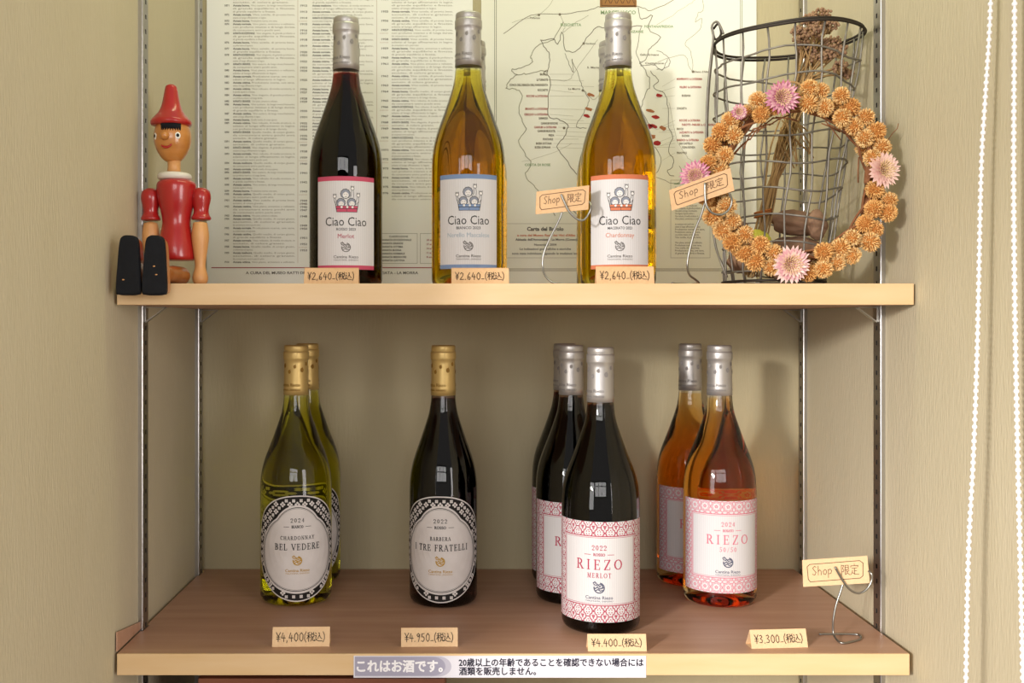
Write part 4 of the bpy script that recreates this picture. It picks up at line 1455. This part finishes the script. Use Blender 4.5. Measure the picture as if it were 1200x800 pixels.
yh = BY + .004
for k in (0, 1):
    yk = yh - .006 + k * .004
    b.tube(smooth_path([hl(848, 40, yk), hl(841, 26, yk), hl(834.5, 30, yk), hl(836, 44, yk), hl(833 + k, 70, yk), hl(830 + k, 100, yk), hl(828 + k, 140, yk), hl(828 + k, 180, yk), hl(831, 230, yk - .01), hl(838, 285, yk - .02), hl(846, 310, yk - .03), hl(852, 325, yk - .03)], 6), .0013, 'rust', 6)
b.tube(smooth_path([hl(834, 32, yh), hl(838, 46, yh - .004), hl(845, 40, yh - .006), hl(842, 28, yh - .004), hl(836, 34, yh)], 6), .0013, 'rim', 6)
b.build('handle', basket)

# dried flower bunch
bq = thing('dried_bouquet', 'bunch of dry brown flowers tied with twine standing in the wire basket', 'dried flowers', (PX(884, .105), .105, UP + .006))


def dp(px, py, y):
    return Vector((PX(px, y) - PX(884, .105), y - .105, PZ(py, y) - UP - .006))


rnd = random.Random(21)
tops = []
heads = [(948, 24, 8), (962, 18, 9), (972, 30, 8), (955, 36, 9), (940, 48, 8), (946, 60, 8), (962, 52, 9), (976, 50, 8), (985, 60, 7), (968, 66, 7), (984, 78, 7), (992, 86, 6), (955, 66, 7), (935, 36, 6)]
for i, (px, py, r) in enumerate(heads):
    y = .128 + rnd.uniform(-.018, .018)
    hb = MB()
    c = dp(px, py, y)
    r *= 1.15 / F * 1.25
    for k in range(70):
        d = Vector((rnd.gauss(0, 1), rnd.gauss(0, 1), rnd.gauss(0, 1))).normalized() * r * rnd.uniform(.45, 1.05)
        d.z *= .75
        hb.ball(c + d, rnd.uniform(.0014, .0024), 'headb', 1)
        if k % 5 == 0:
            hb.tube([c - Vector((0, 0, r)), c + d], .0005, 'stem', 4)
    hb.build('flower_head', bq, fix=False)
    tops.append(c)
for i in range(28):
    c = tops[i % len(tops)]
    j = Vector((rnd.uniform(-.006, .006), rnd.uniform(-.006, .006), 0))
    m1 = dp(938 + rnd.uniform(-8, 8), 100, .128) + j
    m2 = dp(918 + rnd.uniform(-9, 9), 170, .122) + j
    m3 = dp(901 + rnd.uniform(-5, 5), 235, .114) + j * .6
    e = dp(881 + rnd.uniform(-9, 7), 322 + rnd.uniform(-4, 4), .105) + j
    e.z = max(e.z, .0015)
    sb = MB()
    sb.tube(smooth_path([e, m3, m2, m1, c], 4), .0010, 'stem', 5)
    sb.build('stem', bq)
b = MB()
tc = dp(894, 250, .112)
for k in range(3):
    b.tube([tc + Vector((.0085 * cos(a), .0085 * sin(a), (k - 1) * .0022 + .002 * cos(a))) for a in [2 * pi * q / 20 for q in range(20)]], .0012, 'twine', 6, True)
b.build('twine', bq)
b = MB()
for i in range(16):
    a = dp(rnd.uniform(915, 935), rnd.uniform(135, 165), .115)
    b.tube(smooth_path([a, a + Vector((rnd.uniform(-.012, .012), -.006, -.014)), a + Vector((rnd.uniform(-.018, .022), -.004, -.035))], 3), .0008, 'stem', 4)
b.build('dry_leaf', bq)


def chunk(name, label, cat, px, py, y, sx, sy, sz, seed, key, rz=0, tilt=0):
    r_ = random.Random(seed)
    bm = bmesh.new()
    bmesh.ops.create_icosphere(bm, subdivisions=4, radius=1)
    ph = [r_.uniform(0, 6) for _ in range(6)]
    b = MB()
    v = []
    for q in bm.verts:
        c = q.co
        k = 1 + .10 * sin(3 * c.x + ph[0]) * cos(2.5 * c.y + ph[1]) + .06 * sin(6 * c.z + ph[2] + 2 * c.x) + .05 * sin(13 * c.y + ph[3]) * sin(8 * c.x + ph[4]) + .05 * sin(9 * c.z + 5 * c.y + ph[5])
        sq = 1 / max(abs(c.x) ** .6, .72) if abs(c.x) > .5 else 1
        v.append((c.x * k * sx, c.y * k * sy, c.z * k * sz))
    f = [[w.index for w in fc.verts] for fc in bm.faces]
    bm.free()
    b.add(v, f, key, True)
    o = b.build(name)
    o.location = (PX(px, y), y, PZ(py, y))
    o.rotation_euler = (0, tilt, rz)
    return tag(o, label, cat)


chunk('driftwood_piece', 'long driftwood piece lying on top inside the wire basket', 'driftwood', 934, 262, .142, .028, .013, .0145, 3, 'bark', .1, .12)
chunk('driftwood_piece', 'pale stubby driftwood piece at the right side inside the wire basket', 'driftwood', 957, 263, .118, .0125, .009, .0155, 8, 'bark', .3, -.2)
chunk('driftwood_piece', 'lower driftwood piece lying at the bottom of the wire basket', 'driftwood', 934, 293, .142, .031, .013, .0150, 5, 'bark', -.05, .03)
chunk('driftwood_piece', 'added bottom driftwood lump supporting the others, mostly behind the wreath flowers', 'driftwood', 925, 319.2, .140, .026, .015, .0095, 6, 'bark', .1, .0)  # unseen piece, added so the driftwood above rests on something
chunk('round_stone', 'rounded brown stone at the left inside the wire basket', 'stone', 866, 274, .138, .0125, .010, .0140, 9, 'bark', 0, 0)
chunk('round_stone', 'added rounded brown lump supporting the stone, at the bottom left by the handle of the wire basket', 'stone', 868, 305, .136, .0140, .012, .0150, 12, 'bark', 0, 0)  # unseen lump, added to hold up the stone above it
chunk('yellow_fruit', 'small yellow dried fruit lying at the bottom of the wire basket', 'dried fruit', 890, 284, .106, .0115, .008, .0140, 14, 'lemon', 0, 0)

# ------------------------------------------------------------------ wooden doll
DY = .072
dx = PX(207, DY)
doll = thing('wooden_doll', 'jointed wooden doll with red hat and red tunic sitting on the upper shelf edge', 'wooden doll', (dx, DY, UP))
U_ = lambda px: PX(px, DY) - dx
V_ = lambda py: PZ(py, DY) - UP
Tt = lambda x, y=0.0, z=0.0: Matrix.Translation((x, y, z))


def lz(pairs, n=4):
    """(radius, picture row) pairs, smoothed, bottom to top"""
    q = smooth_path([(r, V_(py), 0) for r, py in pairs], n)
    return [(max(p.x, 0), p.y) for p in q]


k = 1 / 1108
b = MB()
b.lathe([(0, V_(305.5))] + lz([(19.5 * k, 305), (21.8 * k, 302), (21.6 * k, 292), (19.2 * k, 277), (16.4 * k, 264), (16.9 * k, 253), (21.0 * k, 236), (22.8 * k, 222), (21.5 * k, 214.5), (15 * k, 210.5)]) + [(0, V_(210))], 'red', 40, Tt(0))
b.build('torso', doll)
b = MB()
b.lathe([(0, V_(212))] + lz([(12 * k, 212), (18 * k, 210.5), (19.6 * k, 207), (17.5 * k, 203.5), (10 * k, 202)]) + [(0, V_(201.8))], 'white', 40, Tt(U_(204.5)))
b.build('collar', doll)
b = MB()
b.lathe([(0, V_(203)), (8 * k, V_(203)), (7.2 * k, V_(196)), (7.6 * k, V_(186)), (0, V_(186))], 'woodl', 24, Tt(U_(204)))
b.build('neck', doll)
b = MB()
hx = U_(202.3)
b.lathe([(0, V_(190.5))] + lz([(4 * k, 190.6), (8.5 * k, 189.0), (13.2 * k, 184.5), (18.0 * k, 176.5), (21.0 * k, 166.5), (21 * k, 156), (18 * k, 147), (11 * k, 141)]) + [(0, V_(139.5))], 'wood', 40, Tt(hx))
head = b.build('head', doll)
RH = 21.2 * k


def onhead(px, py, r_add=0.0):
    """a point on the front of the head"""
    u, v = U_(px) - hx, V_(py)
    t = (py - 165) / 25
    r = RH * sqrt(max(.1, 1 - t * t * .9)) + r_add
    return Vector((hx + u, -sqrt(max(0, r * r - u * u)), v))


for px in (186, 213.3):
    e = MB()
    p = onhead(px, 162)
    u = (p.x - hx) / RH
    Te = Matrix.Translation(p) @ Matrix.Rotation(asin(max(-.95, min(.95, u))), 4, 'Z')
    e.ball((0, 0, 0), 3.7 * k, 'eye_white', 2, Te, (.9, .22, 1.15))
    e.ball((-.3 * k, -.75 * k, .2 * k), 2.1 * k, 'i_black', 2, Te, (.9, .28, 1.05))
    e.build('eye', head)
b = MB()
pn = onhead(199.5, 163)
b.ball(pn + Vector((0, -2.5 * k, 0)), 5.2 * k, 'wood', 3, None, (1, 1.1, .95))
b.build('nose', head)
b = MB()
mo = [onhead(px, py, .0004) for px, py in ((194.5, 173.2), (197, 175), (200.5, 175.8), (204, 174.8), (207, 172))]
b.tube(smooth_path(mo, 4), [(.0006 + .0008 * sin(pi * i / 16)) for i in range(17)], 'red', 8)
b.build('mouth', head)
b = MB()
for a0 in range(0, 40):
    a = math.radians(-112 + 62 * a0 / 39)
    r = RH * .985
    ln = .001 + .011 * abs(sin(a0 * 1.9)) ** 2
    b.tube([Vector((hx + r * .90 * cos(a), r * .90 * sin(a), V_(146))), Vector((hx + r * .96 * cos(a), r * .96 * sin(a), V_(150))), Vector((hx + r * 1.0 * cos(a), r * 1.0 * sin(a), V_(150) - ln * .5))], [.0014, .0013, .0003], 'black', 5)
b.build('hair', doll)
b = MB()
hat = [(0, V_(147))] + [(18 * k, V_(148.5)), (22.5 * k, V_(147.2))] + lz([(23.6 * k, 145), (23 * k, 142), (19.5 * k, 138), (14.5 * k, 132), (11 * k, 124), (8.8 * k, 114), (7.4 * k, 106), (6.2 * k, 101.5), (3.5 * k, 99.3)]) + [(0, V_(98.8))]
b.lathe(hat, 'red', 40, Tt(U_(200.6)))
b.build('hat', doll)
for side, (cx, top_, cuff, tipy) in (('l', (176.3, 220.5, 258.5, 330)), ('r', (234.3, 219.5, 258, 330))):
    a_ = MB()
    zb_ = .0003
    pr = [(0, zb_)] + [(max(p.x, 0), p.y) for p in smooth_path([(4 * k, zb_ + .0003, 0), (8.0 * k, .0040, 0), (8.8 * k, .010, 0), (6.2 * k, .0195, 0), (6.6 * k, .027, 0), (9.2 * k, .044, 0), (9.9 * k, .054, 0), (8.0 * k, .066, 0)], 4)] + [(0, .068)]
    fx = U_(cx + (1.5 if side == 'r' else .5))
    a_.lathe(pr, 'woodl', 28, Tt(fx, -.004 if side == 'r' else 0))
    arm = a_.build('arm', doll)
    s_ = MB()
    s_.lathe([(0, V_(cuff) + .002)] + lz([(8 * k, cuff), (10.6 * k, cuff - .5), (11.2 * k, cuff - 3), (9.2 * k, cuff - 7), (8.6 * k, cuff - 12), (10.4 * k, cuff - 21), (11.2 * k, cuff - 27), (9.6 * k, cuff - 34), (5 * k, cuff - 37.6)]) + [(0, V_(top_))], 'red', 32, Tt(fx))
    s_.build('sleeve', arm)
for px, hipx in ((150.3, 194), (180.8, 216)):
    FY = -.022
    l_ = MB()
    foot = Vector((PX(px, FY) - dx + (.001), -.008 - DY, .0098))
    hip = Vector((U_(hipx), -.012, .0102))
    P_ = [hip, hip + (foot - hip) * .15, hip + (foot - hip) * .5, hip + (foot - hip) * .85, foot]
    l_.tube(smooth_path(P_, 4), [.0095] * 4 + [.0093] * 4 + [.0085] * 4 + [.0070] * 5, 'woodd', 20)
    leg = l_.build('leg', doll)
    bo = MB()
    kk = (1 + FY) / F
    cx = PX(px, FY) - dx
    zt, zb_ = PZ(275.5, FY) - UP, PZ(346, FY) - UP
    H_ = zt - zb_
    outl = smooth_path([(cx - 14.6 * kk, zb_ + 5 * kk, 0), (cx - 10 * kk, zb_ + .6 * kk, 0), (cx + 2 * kk, zb_, 0), (cx + 10.5 * kk, zb_ + .8 * kk, 0), (cx + 14.4 * kk, zb_ + 5 * kk, 0), (cx + 13.6 * kk, zb_ + H_ * .45, 0), (cx + 11.8 * kk, zt - 9 * kk, 0), (cx + 8 * kk, zt - 1.5 * kk, 0), (cx, zt, 0), (cx - 6.5 * kk, zt - 1.2 * kk, 0), (cx - 10.3 * kk, zt - 8 * kk, 0), (cx - 12.9 * kk, zt - H_ * .5, 0)], 5, True)
    n = len(outl)
    cz_ = (zt + zb_) / 2

    def ring(y, sc):
        return [(cx + (p.x - cx) * sc, y - DY, cz_ + (p.y - cz_) * sc) for p in outl]
    for (ya, sa, yb_, sb_, key) in ((FY - .0015, .93, FY, 1.0, 'black'), (FY, 1.0, FY + .004, 1.0, 'black'), (FY + .004, .985, FY + .0155, .93, 'woodd')):
        A, B_ = ring(ya, sa), ring(yb_, sb_)
        bo.add(A + B_, [list(range(n)), list(range(2 * n - 1, n - 1, -1))], key)
        bo.add(A + B_, [(i, (i + 1) % n, n + (i + 1) % n, n + i) for i in range(n)], key, True)
    for q in range(1 if px < 160 else 2):
        mx = cx + rnd.uniform(-6, 6) * kk
        mz = zb_ + rnd.uniform(.1, .5) * H_
        bo.ball((mx, FY - .0015 - DY, mz), .0009, 'woodl', 1, None, (1.6, .2, .8))
    bo.build('boot', leg)

# ------------------------------------------------------------------ blind chain, veneer offcut, crate
b = MB()
for YC, pts in ((-.165, [(1163, -180), (1161, 0), (1155, 110), (1150, 200), (1145.5, 400), (1141, 530), (1135, 650), (1132, 800), (1131, 930)]),
            (-.205, [(1189.5, -180), (1189, 0), (1188, 200), (1189, 330), (1191, 450), (1195.5, 650), (1199, 800), (1201, 930)])):
    path = smooth_path([(PX(x, YC), YC, PZ(y, YC)) for x, y in pts], 60)
    b.tube(path[::6], .0011, 'bead', 6)
    acc, last = 0, None
    step = 8.4 / F * (1 + YC)
    nextd = 0
    d = 0
    for p, q in zip(path, path[1:]):
        L = (q - p).length
        while nextd <= d + L:
            c = p + (q - p) * ((nextd - d) / L)
            b.ball(c, .00225, 'bead', 2)
            nextd += step
        d += L
tag(b.build('bead_chain', fix=False), 'white beaded blind cord loop hanging by the right wall', 'blind chain')

b = MB()
y0_, y1_ = .004, .088
xw = XL + .0015
b.add([(xw, y0_, Z0 + .001), (xw, y1_, Z0 + .001), (xw, y1_, PZ(731, y1_) + .004), (xw, .07, PZ(734, .07) + .004), (xw, y0_, PZ(744, y0_) + .003)], [(0, 1, 2, 3, 4)], 'veneer')
v0 = list(b.v)
b.add([(x + .0012, y, z) for x, y, z in v0], [(4, 3, 2, 1, 0)], 'veneer')
n = 5
b.add(v0 + [(x + .0012, y, z) for x, y, z in v0], [(i, (i + 1) % n, n + (i + 1) % n, n + i) for i in range(n)], 'veneer')
tag(b.build('veneer_offcut'), 'thin brown veneer offcut wedged between the lower shelf and left wall', 'wood offcut')

cr = thing('wooden_crate', 'open reddish wooden crate under the lower shelf', 'crate', (0, 0, Z0 - .35))
x0, x1, ya, yb2, hz = PX(232, .06), PX(521, .06), .06, .28, .35 - .0435
for xa, xb in ((x0, x0 + .026), (x1 - .026, x1)):
    b = MB(); b.box(xa, xb, ya + .0125, yb2 - .0125, 0, hz, 'crate'); b.build('end_board', cr, bevel=.0008)
for y_ in (ya, yb2 - .012):
    for q in range(3):
        b = MB(); b.box(x0, x1, y_, y_ + .012, .004 + q * .102, min(hz, .100 + q * .1025), 'crate'); b.build('side_slat', cr, bevel=.0008)
b = MB(); b.box(x0 + .0265, x1 - .0265, ya + .0125, yb2 - .0125, .004, .012, 'crate'); b.build('base_board', cr)
